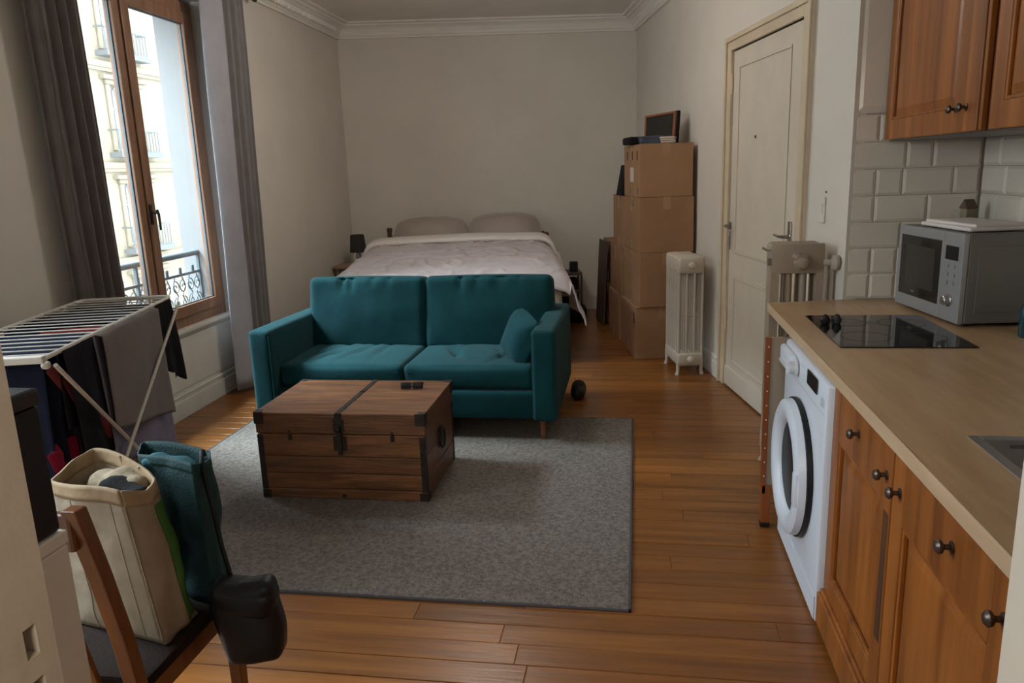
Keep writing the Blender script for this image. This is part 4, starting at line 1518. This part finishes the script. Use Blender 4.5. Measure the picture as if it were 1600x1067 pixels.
# hob
hb = thing('ceramic_hob', 'black ceramic hob set flush in the worktop before the microwave', 'hob', (.971, 3.153, .924))
bx('glass_plate', (-.234, .234, -.303, .303, 0.0003, .005), 'glassblk', hb, bevel=.0015)
for cx_, cy_, r_ in ((-.10, .14, .075), (.11, .13, .09), (-.10, -.13, .09), (.11, -.14, .075)):
    m = MB().lathe([(r_, .0051), (r_, .0054), (r_ - .002, .0054), (r_ - .002, .0051)], 40, TR(cx_, cy_, 0), cap=False)
    obj('zone_ring', m, 'dgrey', hb)
for i, (px, py, lab, mt) in enumerate(((.778, 3.262, 'small round black pot at the far left corner of the black hob', 'blackp'), (.825, 3.268, 'small grey pot beside the black pot on the hob corner', 'dgrey'))):
    o = obj('spice_pot', MB().lathe([(.014, 0), (.019, .008), (.019, .022), (.013, .028), (.012, .034), (.004, .040)], 14), mt, smooth=True)
    o.location = (px, py, .930)
    tag(o, lab, 'pot')

# microwave
mw = thing('microwave', 'silver microwave oven with dark window standing on the worktop corner', 'microwave', (1.193, 3.736, .925), R_(-83.1))
MWW, MWD, MH = .545, .300, .370
bx('housing', (0, MWW, .022, MWD, .014, MH), 'steelp', mw, bevel=.006)
bx('vent_bulge', (MWW, MWW + .003, .06, MWD - .05, .06, MH - .05), 'steelp', mw, bevel=.002)
dz = MB()
dz.box(0, .395, 0, .0215, .014, .066).box(0, .395, 0, .0215, .330, MH).box(0, .022, 0, .0215, .066, .330).box(.378, .395, 0, .0215, .066, .330)
d = obj('door', dz, 'silver', mw, bevel=.003)
bx('door_window', (.022, .378, .004, .0180, .066, .330), 'ovenglass', d, bevel=0)
obj('perforated_screen', MB().box(.075, .325, .0030, .0045, .110, .290), mat('oven_screen', (.035, .033, .030), .3), d)
cp = bx('control_panel', (.397, MWW, 0, .0215, .014, MH), 'silver', mw, bevel=.003)
bx('display', (.418, .512, -.003, .0, .262, .318), 'blackp', cp, bevel=.008)
m = MB()
for i in range(3):
    for j_ in range(2):
        m.lathe([(.0085, 0), (.0085, .004)], 12, TR(.442 + .048 * j_, 0, .238 - .034 * i, math.pi / 2))
obj('buttons', m, 'silver', cp, smooth=True)
m = MB().lathe([(.026, 0), (.026, .004), (.020, .006), (.019, .024), (.015, .027)], 20, TR(.468, 0, .10, math.pi / 2))
obj('dial', m, 'chrome', cp, smooth=True)
obj('printed_marks', MB().box(.14, .165, .0034, .004, .085, .090), 'silver', d)
for a in (.04, MWW - .05):
    for b in (.04, MWD - .05):
        bx('foot', (a, a + .025, b, b + .025, .0005, .014), 'blackp', mw)
# cloths on the microwave
fc = MB().soft(.40, .23, .018, .008, n=12, amp=.004, T=TR(0, 0, .010)).soft(.36, .20, .014, .006, n=10, amp=.003, seed=4, T=TR(.01, .0, .024, 0, 0, .05))
o = obj('tea_towel', fc, 'clothw', smooth=True, angle=180)
o.location = mw.matrix_world @ Vector((0, 0, 0)) if False else (1.385, 3.46, .925 + MH + .0015)
o.rotation_euler = (0, 0, R_(-83))
tag(o, 'folded white cloth lying on top of the silver microwave', 'cloth')
hs = thing('ceramic_house', 'tiny beige house ornament with brown roof on the microwave', 'ornament', (1.475, 3.735, .925 + MH + .001), R_(18))
bx('house_walls', (-.026, .026, -.02, .02, 0, .065), mat('olive_beige_glaze', (.23, .19, .11), .4), hs, bevel=.003)
m = MB().hexa([(-.030, -.026, .065), (.030, -.026, .065), (.030, .026, .065), (-.030, .026, .065)], [(-.026, -.002, .105), (.022, -.002, .105), (.022, .002, .105), (-.026, .002, .105)])
obj('roof', m, mat('brown_glaze', (.09, .045, .025), .35), hs, bevel=.002)
jr = obj('glass_jar', MB().lathe([(.016, 0), (.018, .004), (.018, .045), (.012, .052), (.012, .060)], 16), M['glass'], smooth=True)
jr.location = (1.425, 3.74, .925 + MH + .001)
tag(jr, 'tiny clear glass jar beside the house ornament on the microwave', 'jar')
# teal bottle
bt_ = thing('bottle', 'dark teal glass bottle on the worktop right of the microwave', 'bottle', (1.445, 3.03, .9245))
obj('bottle_body', MB().lathe([(.032, 0), (.036, .006), (.036, .10), (.028, .122), (.016, .132)], 24), 'bottle', bt_, smooth=True)
obj('cap', MB().lathe([(.017, .130), (.020, .134), (.020, .160), (.016, .164)], 20), 'bottle', bt_, smooth=True)
obj('neck_ring', MB().lathe([(.020, .126), (.022, .128), (.020, .131)], 20), 'steel', bt_, smooth=True)

# upper cabinets
ups = [(2.985, 3.868, 'pine wall cabinet in the corner above the microwave', [3.06]),
       (2.845, 2.981, 'narrow pine wall cabinet right of the corner wall cabinet', [2.955]),
       (2.09, 2.785, 'pine wall cabinet at the upper right corner of the photo', [2.15]),
       (1.38, 2.086, 'pine wall cabinet nearest the right door jamb', [2.02])]
UX = 1.135
for y0, y1, lab, kn in ups:
    c = thing('wall_cabinet', lab, 'cabinet', (UX, y0, 1.674), 0, 'pine wall cabinets')
    w_ = y1 - y0
    bx('carcass', (.024, 1.570 - UX, 0, w_, .010, .80), 'pined', c)
    bx('underside', (.026, 1.570 - UX, .001, w_ - .001, -.004, .010), 'steelp', c)
    pin = .085 if w_ > .3 else .03
    if w_ > .3:
        d = cab_door(c, .002, w_ - .002, .0, .80, .085, .72, pin=pin)
    else:
        d = bx('door', (0, .022, .002, w_ - .002, 0, .80), 'pine', c, bevel=.004)
        bx('moulding', (-.006, 0, .02, w_ - .004, .0, .80), 'pine', d, bevel=.003)
    for yy in kn:
        knob(d, (0 if w_ > .3 else -.006, yy - y0, .083))
bx('gap_shade_strip', (UX + .06, UX + .43, 2.789, 2.841, 1.674, 2.474), 'pined')  # dark strip set into the open gap to give its shadow
o = bpy.data.objects['gap_shade_strip']
tag(o, 'dark recessed strip standing in for the shade between two pine wall cabinets', 'panel')

# ------------------------------------------------------------------ foreground left: low cabinet and black box
lc = thing('low_cabinet', 'white painted waist high cupboard beside the left door jamb', 'cabinet', (-.90, .63, 0))
bx('cupboard_body', (-.46, 0, 0, .36, .001, 1.04), 'trimw', lc, bevel=.003)
bx('top_board', (-.47, .0, 0, .364, 1.04, 1.064), 'trimw', lc, bevel=.004)
bb = thing('storage_box', 'tall black box with dark grey lid on the white cupboard', 'box', (-.905, .70, 1.065))
bx('box_body', (-.36, 0, 0, .288, 0, .208), 'blackp', bb, bevel=.006)
bx('lid', (-.364, .003, -.002, .291, .209, .236), 'dgrey', bb, bevel=.006)

# ------------------------------------------------------------------ chair
ch = thing('wooden_chair', 'reddish brown wooden chair holding bags in the left foreground', 'chair', (-1.138, 1.38, 0))
SWD, SDP = .43, .42
for sx in (0, -SWD):
    m = MB()
    pts = [(0, -.02, 0.001), (0, .0, .30), (0, .0, .44), (0, -.022, .60), (0, -.058, .78), (0, -.10, .955)]
    h_ = .018
    vs, fs = [], []
    for p_ in pts:
        vs += [(-h_, p_[1] - h_, p_[2]), (h_, p_[1] - h_, p_[2]), (h_, p_[1] + h_, p_[2]), (-h_, p_[1] + h_, p_[2])]
    fs = [(3, 2, 1, 0), tuple(range(len(vs) - 4, len(vs)))]
    for k_ in range(len(pts) - 1):
        for q_ in range(4):
            fs.append((k_ * 4 + q_, k_ * 4 + (q_ + 1) % 4, k_ * 4 + 4 + (q_ + 1) % 4, k_ * 4 + 4 + q_))
    m.add(vs, fs)
    o = obj('rear_post', m, 'chair', ch, bevel=.004)
    o.location = (sx, 0, 0)
    m = MB()
    m.hexa([(-.015, -.015, .001), (.015, -.015, .001), (.015, .015, .001), (-.015, .015, .001)], [(-.021, -.021, .45), (.021, -.021, .45), (.021, .021, .45), (-.021, .021, .45)])
    o = obj('front_leg', m, 'chair', ch, bevel=.003)
    o.location = (sx, SDP - .015, 0)
m = MB().box(-SWD - .0, .0, -.115, -.088, .86, .945)
obj('top_rail', m, 'chair', ch, bevel=.008)
for i in range(3):
    xx = -SWD + .10 + i * .115
    m = MB().hexa([(xx - .012, -.015, .46), (xx + .012, -.015, .46), (xx + .012, .0, .46), (xx - .012, .0, .46)], [(xx - .012, -.105, .87), (xx + .012, -.105, .87), (xx + .012, -.09, .87), (xx - .012, -.09, .87)])
    obj('back_slat', m, 'chair', ch, bevel=.003)
obj('side_apron', MB().box(-.014, .004, .02, SDP - .03, .385, .44), 'chair', ch, bevel=.003)
obj('side_apron', MB().box(-SWD - .012, -SWD + .012, .02, SDP - .03, .375, .44), 'chair', ch, bevel=.003)
obj('front_apron', MB().box(-SWD + .02, -.02, SDP - .027, SDP - .003, .375, .44), 'chair', ch, bevel=.003)
obj('rear_apron', MB().box(-SWD + .02, -.02, -.010, .014, .375, .44), 'chair', ch, bevel=.003)
obj('seat', MB().soft(SWD + .03, SDP + .0, .034, .012, n=5, T=TR(-SWD / 2, SDP / 2 + .012, .457)), 'seat', ch, smooth=True)


def bag_loft(bot, top, z0, z1f, n=64, rows=18, sq0=.75, sq1=.45, sag=.0, seed=0, amp=.006):
    """bot/top: 4 corners (near right, far right, far left, near left)"""
    def ringp(c4, t, sq):
        c = sum((Vector((*p, 0)) for p in c4), Vector()) / 4
        # square parametrisation
        k = t * 4
        i = int(k) % 4
        fr = k - int(k)
        a, b = Vector((*c4[i], 0)), Vector((*c4[(i + 1) % 4], 0))
        p = a.lerp(b, fr)
        # ellipse inscribed through the edge mid points
        m0 = (Vector((*c4[0], 0)) + Vector((*c4[1], 0))) / 2 - c
        m1 = (Vector((*c4[1], 0)) + Vector((*c4[2], 0))) / 2 - c
        an = (t * 4 - .5) * math.pi / 2
        e = c + (m0 * math.cos(an) + m1 * math.sin(an)) * 1.12
        return e.lerp(p, sq)

    def fn(u, v):
        sq = sq0 + (sq1 - sq0) * v
        a = ringp(bot, u % 1.0, .98 if v < .01 else sq0)
        b = ringp(top, u % 1.0, sq1)
        p = a.lerp(b, v)
        p.z = z0 + (z1f(u % 1.0) - z0) * v
        nn = noise.noise(Vector((math.cos(u * 6.283) * 1.6 + seed, math.sin(u * 6.283) * 1.6, v * 2.4)))
        c = sum((Vector((*q, 0)) for q in bot), Vector()) / 4
        d_ = Vector((p.x - c.x, p.y - c.y, 0)).normalized()
        p += d_ * (nn * amp * 2.2 + amp * noise.noise(Vector((u * 14, v * 7, seed))))
        return tuple(p)
    return fn


bot = [(-1.150, 1.512), (-1.150, 1.655), (-1.455, 1.735), (-1.475, 1.585)]
top = [(-1.190, 1.500), (-1.222, 1.680), (-1.500, 1.800), (-1.530, 1.640)]
zr = lambda u: .868 + .018 * math.cos(u * 2 * math.pi * 2 + .4)
fn = bag_loft(bot, top, .478, zr, seed=3)
sb = thing('shopping_bag', 'tall stained beige canvas shopping bag standing on the brown chair', 'bag', (0, 0, 0))
m = MB().grid(lambda u, v: fn(u, v * .93), 96, 24)
m.add([fn(i / 48, 0) for i in range(48)], [tuple(reversed(range(48)))])
obj('bag_body', m, 'canvas', sb, smooth=True, solid=.0025, angle=180)
obj('bag_hem', MB().grid(lambda u, v: fn(u, .90 + v * .10), 96, 4), 'canvast', sb, smooth=True, solid=.006, angle=180)
# pressed folds down the gusset and front
def off(p, c, d):
    v_ = Vector((p[0] - c[0], p[1] - c[1], 0)).normalized() * d
    return (p[0] + v_.x, p[1] + v_.y, p[2])
cb = (-1.33, 1.63)
for uu in (0.0, .955, .83):
    obj('pressed_fold', MB().tube([off(fn(uu, .02 + .9 * i / 14), cb, .0016) for i in range(15)], .0018, 5), 'canvas', sb, smooth=True)
gp = MB().grid(lambda u, v: off(fn(.165 + .085 * u, .03 + .83 * v), cb, .0030), 10, 20)
obj('green_panel', gp, 'green', sb, smooth=True, solid=.001, angle=180)
# string handles
obj('bag_handle', MB().tube([off(fn(.40, .99), cb, -.004), (-1.37, 1.75, .83), (-1.34, 1.745, .80), (-1.30, 1.735, .83), off(fn(.33, .99), cb, -.004)], .004, 6), 'canvast', sb, smooth=True)
# contents
o = obj('crumpled_cloth', MB().soft(.22, .10, .10, .040, n=12, amp=.022, freq=14, seed=2, T=TR(0, 0, 0, 0, 0, R_(-25))), cloth_mat('beige_inner_cloth', (.33, .26, .18)), smooth=True, angle=180)
o.location = (-1.37, 1.715, .800)
tag(o, 'crumpled beige cloth inside the canvas shopping bag', 'cloth')
o = obj('dark_cloth', MB().soft(.17, .055, .05, .020, n=12, amp=.012, freq=16, seed=6, T=TR(0, 0, 0, 0, 0, R_(-22))), cloth_mat('black_inner_cloth', (.015, .014, .014)), smooth=True, angle=180)
o.location = (-1.31, 1.650, .822)
tag(o, 'dark cloth inside the canvas shopping bag at its near side', 'cloth')

# teal tote bag behind
bot2 = [(-1.118, 1.695), (-1.122, 1.790), (-1.34, 1.845), (-1.32, 1.76)]
top2 = [(-1.140, 1.705), (-1.165, 1.835), (-1.40, 1.87), (-1.37, 1.80)]
fn2 = bag_loft(bot2, top2, .478, lambda u: .872 + .010 * math.cos(u * 12.566 + 1), seed=9, sq1=.8)
tb = thing('tote_bag', 'dark teal tote bag on the brown chair behind the beige shopping bag', 'bag', (0, 0, 0))
m = MB().grid(fn2, 80, 24)
m.add([fn2(i / 40, 0) for i in range(40)], [tuple(reversed(range(40)))])
obj('bag_body', m, 'tealbag', tb, smooth=True, solid=.003, angle=180)
obj('bag_hem', MB().grid(lambda u, v: off(fn2(u, .93 + v * .07), (-1.25, 1.78), .001), 80, 3), 'tealbag', tb, smooth=True, solid=.004, angle=180)
o = obj('teal_cloth', MB().soft(.16, .07, .05, .02, n=10, amp=.02, freq=16, T=TR(0, 0, 0, 0, 0, R_(-10))), 'tealcloth', smooth=True, angle=180)
o.location = (-1.26, 1.79, .835)
tag(o, 'bright teal cloth inside the dark teal tote bag', 'cloth')
# black pouch bag with strap
bp_ = thing('pouch_bag', 'small black leather pouch bag hanging at the chair corner by its strap', 'bag', (0, 0, 0))
m = MB().soft(.172, .085, .225, .026, n=14, bulge=.006, amp=.008, freq=12)
m.v = [(x_ * (1 - .16 * max(0, -z_ - .02) / .1), y_, z_) for x_, y_, z_ in m.v]
o = obj('pouch_body', m, 'blackp', bp_, smooth=True, angle=180)
o.location = (-1.022, 1.69, .445)
o.rotation_euler = (0, R_(-6), R_(10))
m = MB().soft(.170, .092, .085, .026, n=10, bulge=.005, amp=.006, freq=12)
o2 = obj('pouch_flap', m, 'blackp', bp_, smooth=True, angle=180)
o2.location = (-1.028, 1.687, .515)
o2.rotation_euler = (R_(4), R_(10), R_(10))
obj('strap', MB().tube([(-1.128, 1.735, .80), (-1.112, 1.725, .74), (-1.098, 1.715, .66), (-1.080, 1.705, .60), (-1.065, 1.70, .53)], .007, 6, flat=.4), 'blackp', bp_, smooth=True)
obj('strap', MB().tube([(-1.128, 1.735, .80), (-1.14, 1.74, .86), (-1.148, 1.765, .895), (-1.16, 1.79, .87)], .007, 6, flat=.4), 'blackp', bp_, smooth=True)

# ------------------------------------------------------------------ drying rack
RKA = math.atan2(.265, .964)
rk_loc = Vector((-2.02, 2.25, 0))
rk = thing('drying_rack', 'white folding clothes drying rack before the window', 'drying rack', rk_loc, RKA)
RL, RWd, RZ = 1.377, .45, 1.02
# side rails with rounded far corners
m = MB().tube([(0, 0, RZ), (0, RL - .05, RZ), (-.012, RL - .012, RZ), (-.05, RL, RZ), (-RWd + .05, RL, RZ), (-RWd + .012, RL - .012, RZ), (-RWd, RL - .05, RZ), (-RWd, 0, RZ)], .0095, 8)
obj('side_rails', m, 'rackw', rk, smooth=True)
bx('end_bar', (-RWd - .01, .012, -.022, .012, RZ - .012, RZ + .014), 'white', rk, bevel=.004)
wp = None
for i in range(17):
    if wp is None:
        wp = obj('wire', MB().tube([(-RWd, 0, RZ + .004), (0, 0, RZ + .004)], .0028, 6), 'rackw', rk, smooth=True)
        q = wp
    else:
        q = piece(wp, rk, (0, 0, 0))
    q.location = (0, .065 + i * .076, 0)
for nm, a, b in (('leg', (1.315, .995), (-.42, .03)), ('leg', (.01, .995), (1.08, .03))):
    x0 = .052 if a[0] > 1 else .036
    x1 = -RWd - x0
    m = MB().tube([(x0, a[0], a[1]), (x0, b[0], b[1]), (x0 - .02, b[0] * 1.02, .021), (x1 + .02, b[0] * 1.02, .021), (x1, b[0], b[1]), (x1, a[0], a[1])], .0075, 8)
    obj(nm, m, 'rackw', rk, smooth=True)
for xx in (-.01, -RWd + .01):
    for yy in (.04, .30):
        obj('hinge_knob', MB().soft(.03, .03, .03, .012, n=3, T=TR(xx, yy, RZ - .03)), 'white', rk, smooth=True)


def hang(name, label, c, y0, y1, out, inn, x=0.0, dx=.012, seed=0, cat='garment', edge=None, rip=.008, thick=.003, over='rail', group=None, mname=None):
    """cloth hanging over the long rail: out(u), inn(u) = drop lengths; local rack frame"""
    def fn(u, v):
        yy = y0 + (y1 - y0) * u
        lo, li = out(u), inn(u)
        tot = lo + li + .03
        d = v * tot
        if d < lo:
            h = lo - d
            z = RZ - .004 - h
            xx = x + dx + rip * (h / .3) * math.sin(u * 9 + seed + h * 3) + .004 * noise.noise(Vector((u * 5, h * 6, seed)))
            if edge:
                yy += edge(u, h)
        elif d < lo + .03:
            t_ = (d - lo) / .03
            xx = x + dx * math.cos(t_ * math.pi)
            z = RZ - .004 + .004 * math.sin(t_ * math.pi)
            h = 0
        else:
            h = d - lo - .03
            z = RZ - .004 - h
            xx = x - dx - rip * (h / .3) * math.sin(u * 8 + seed * 2) - .01 * h
        return (xx, yy, z)
    o = obj(name, MB().grid(fn, 40, 46), cloth_mat(mname or (name + '_fabric'), c), smooth=True, solid=thick, angle=180)
    o.location = rk_loc
    o.rotation_euler = (0, 0, RKA)
    tag(o, label, cat, group)
    return o


def hangw(name, label, c, yk, drop1, drop2, x0=-.47, x1=-.04, seed=0, dy=.008, cat='garment', mname=None, rip=.015):
    def fn(u, v):
        xx = x0 + (x1 - x0) * u
        lo = drop1 * (1 + .08 * math.sin(u * 5 + seed))
        li = drop2 * (1 + .08 * math.sin(u * 4 + seed * 2))
        tot = lo + li + .02
        d = v * tot
        if d < lo:
            h = lo - d
            return (xx - .05 * h * (u - .5) * seed % .1, yk - dy - rip * (h / .3) * (1 + math.sin(u * 11 + seed)), RZ - .030 - h)
        if d < lo + .02:
            t_ = (d - lo) / .02
            return (xx, yk - dy * math.cos(t_ * math.pi), RZ - .030 + .003 * math.sin(t_ * math.pi))
        h = d - lo - .02
        return (xx, yk + dy + rip * (h / .3) * (1 + math.sin(u * 10 + seed * 3)), RZ - .030 - h)
    o = obj(name, MB().grid(fn, 30, 40), cloth_mat(mname or (name + '_fabric'), c), smooth=True, solid=.003, angle=180)
    o.location = rk_loc
    o.rotation_euler = (0, 0, RKA)
    tag(o, label, cat)
    return o


hang('bed_sheet', 'lavender grey sheet hanging longest over the right rail of the drying rack', (.21, .20, .27), .385, 1.075,
     lambda u: .50 + .24 * u + .03 * math.sin(u * 7), lambda u: .35, seed=1, rip=.006, edge=lambda u, h: (.11 * h * (u) + .06 * h * (1 - u)))
hang('towel', 'grey brown towel folded over the lavender sheet on the drying rack', (.20, .175, .165), .40, 1.045,
     lambda u: .40 + .13 * u, lambda u: .30, seed=3, dx=.040, rip=.005, cat='towel', edge=lambda u, h: .05 * h)
hang('black_garment', 'black sleeve like garment hanging at the far right corner of the drying rack', (.012, .011, .012), 1.095, 1.315,
     lambda u: (.34 if u < .45 else .42) + .02 * math.sin(u * 9), lambda u: .25, seed=5, edge=lambda u, h: .18 * h)
hang('black_trousers', 'black trousers hanging over the near part of the right rail', (.014, .014, .018), .13, .375,
     lambda u: .46 + .05 * u, lambda u: .30, seed=8, rip=.006, edge=lambda u, h: .10 * h)
clothes = [('navy_jumper', 'navy jumper on the nearest wires of the drying rack', (.014, .018, .040), .12, .50, .45, 1),
           ('dark_shirt', 'dark grey shirt on the wires behind the navy jumper', (.030, .030, .036), .27, .45, .50, 2),
           ('maroon_shirt', 'dark maroon shirt hanging inside the drying rack', (.10, .015, .018), .42, .52, .42, 3),
           ('navy_trousers', 'navy trousers laid over the middle wires of the drying rack', (.013, .017, .036), .57, .40, .55, 4),
           ('red_top', 'red top glimpsed between the middle wires of the drying rack', (.25, .035, .03), .725, .20, .22, 5),
           ('navy_skirt', 'navy skirt on the far half of the drying rack wires', (.012, .016, .034), .88, .45, .40, 6),
           ('black_leggings', 'black leggings on the far wires of the drying rack', (.012, .012, .015), 1.03, .35, .40, 7),
           ('purple_shirt', 'dark purple shirt on the farthest wires by the window', (.05, .035, .07), 1.18, .30, .35, 8)]
for nm, lab, c, yk, a, b, sd in clothes:
    hangw(nm, lab, c, yk, a, b, seed=sd, x0=-.47 if sd not in (5,) else -.25, x1=-.035 - .01 * (sd % 3), dy=.026)
# wide flat-lying dark clothes directly on the wires (they make the dark ground between the white wires)
def flat(name, label, c, y0, y1, x0, x1, seed):
    def fn(u, v):
        return (x0 + (x1 - x0) * u, y0 + (y1 - y0) * v, RZ - .010 - .012 * abs(math.sin((y0 + (y1 - y0) * v - .065) / .076 * math.pi)) + .004 * noise.noise(Vector((u * 5, v * 9, seed))))
    o = obj(name, MB().grid(fn, 24, 40), cloth_mat(name + '_fabric', c), smooth=True, solid=.003, angle=180)
    o.location = rk_loc
    o.rotation_euler = (0, 0, RKA)
    tag(o, label, 'garment')


flat('navy_blanket', 'navy blanket woven under the nearest white wires of the drying rack', (.012, .015, .030), .03, .56, -.46, -.03, 1)
flat('dark_cardigan', 'dark blue cardigan under the far white wires of the drying rack', (.016, .018, .030), .80, 1.26, -.40, -.03, 2)
o = obj('striped_top', MB().grid(lambda u, v: (-.05 + .03 * math.sin(u * 7 + 2 * v), .02 + (.20 - .10 * v) * u + .05 * v, .66 - (.30 + .05 * math.sin(u * 5)) * v + .012 * math.sin(u * 15)), 24, 24), cloth_mat('pink_red_fabric', (.22, .012, .035)), smooth=True, solid=.003, angle=180)
o.location = rk_loc
o.rotation_euler = (0, 0, RKA)
tag(o, 'pinkish red garment low on the near legs of the drying rack', 'garment')
o = obj('dark_red_sleeve', MB().tube([(-.03, .10, .96), (-.01, .20, .84), (-.0, .30, .74), (-.0, .40, .64), (-.02, .46, .52)], [.02, .03, .035, .04, .03], 10, flat=.5), cloth_mat('dark_red_fabric', (.14, .03, .03)), smooth=True)
o.location = rk_loc
o.rotation_euler = (0, 0, RKA)
tag(o, 'dark red sleeve wound round the near leg of the drying rack', 'garment')
hg = obj('clothes_hanger', MB().tube([(-.42, .0, .98), (-.36, -.02, .93), (-.30, -.02, .90), (-.22, -.02, .88)], .006, 6), 'tealcloth', smooth=True)
hg.location = rk_loc
hg.rotation_euler = (0, 0, RKA)
tag(hg, 'bright teal plastic clothes hanger at the near end of the rack', 'hanger')

# small black bag behind the sofa corner
o = obj('black_shoe', MB().soft(.10, .20, .11, .045, n=8, bulge=.006, amp=.01, T=TR(0, 0, .056)), 'blackp', smooth=True, angle=180)
o.location = (-.405, 5.20, .001)
tag(o, 'small rounded black shoe on the floor behind the right end of the sofa', 'shoe')
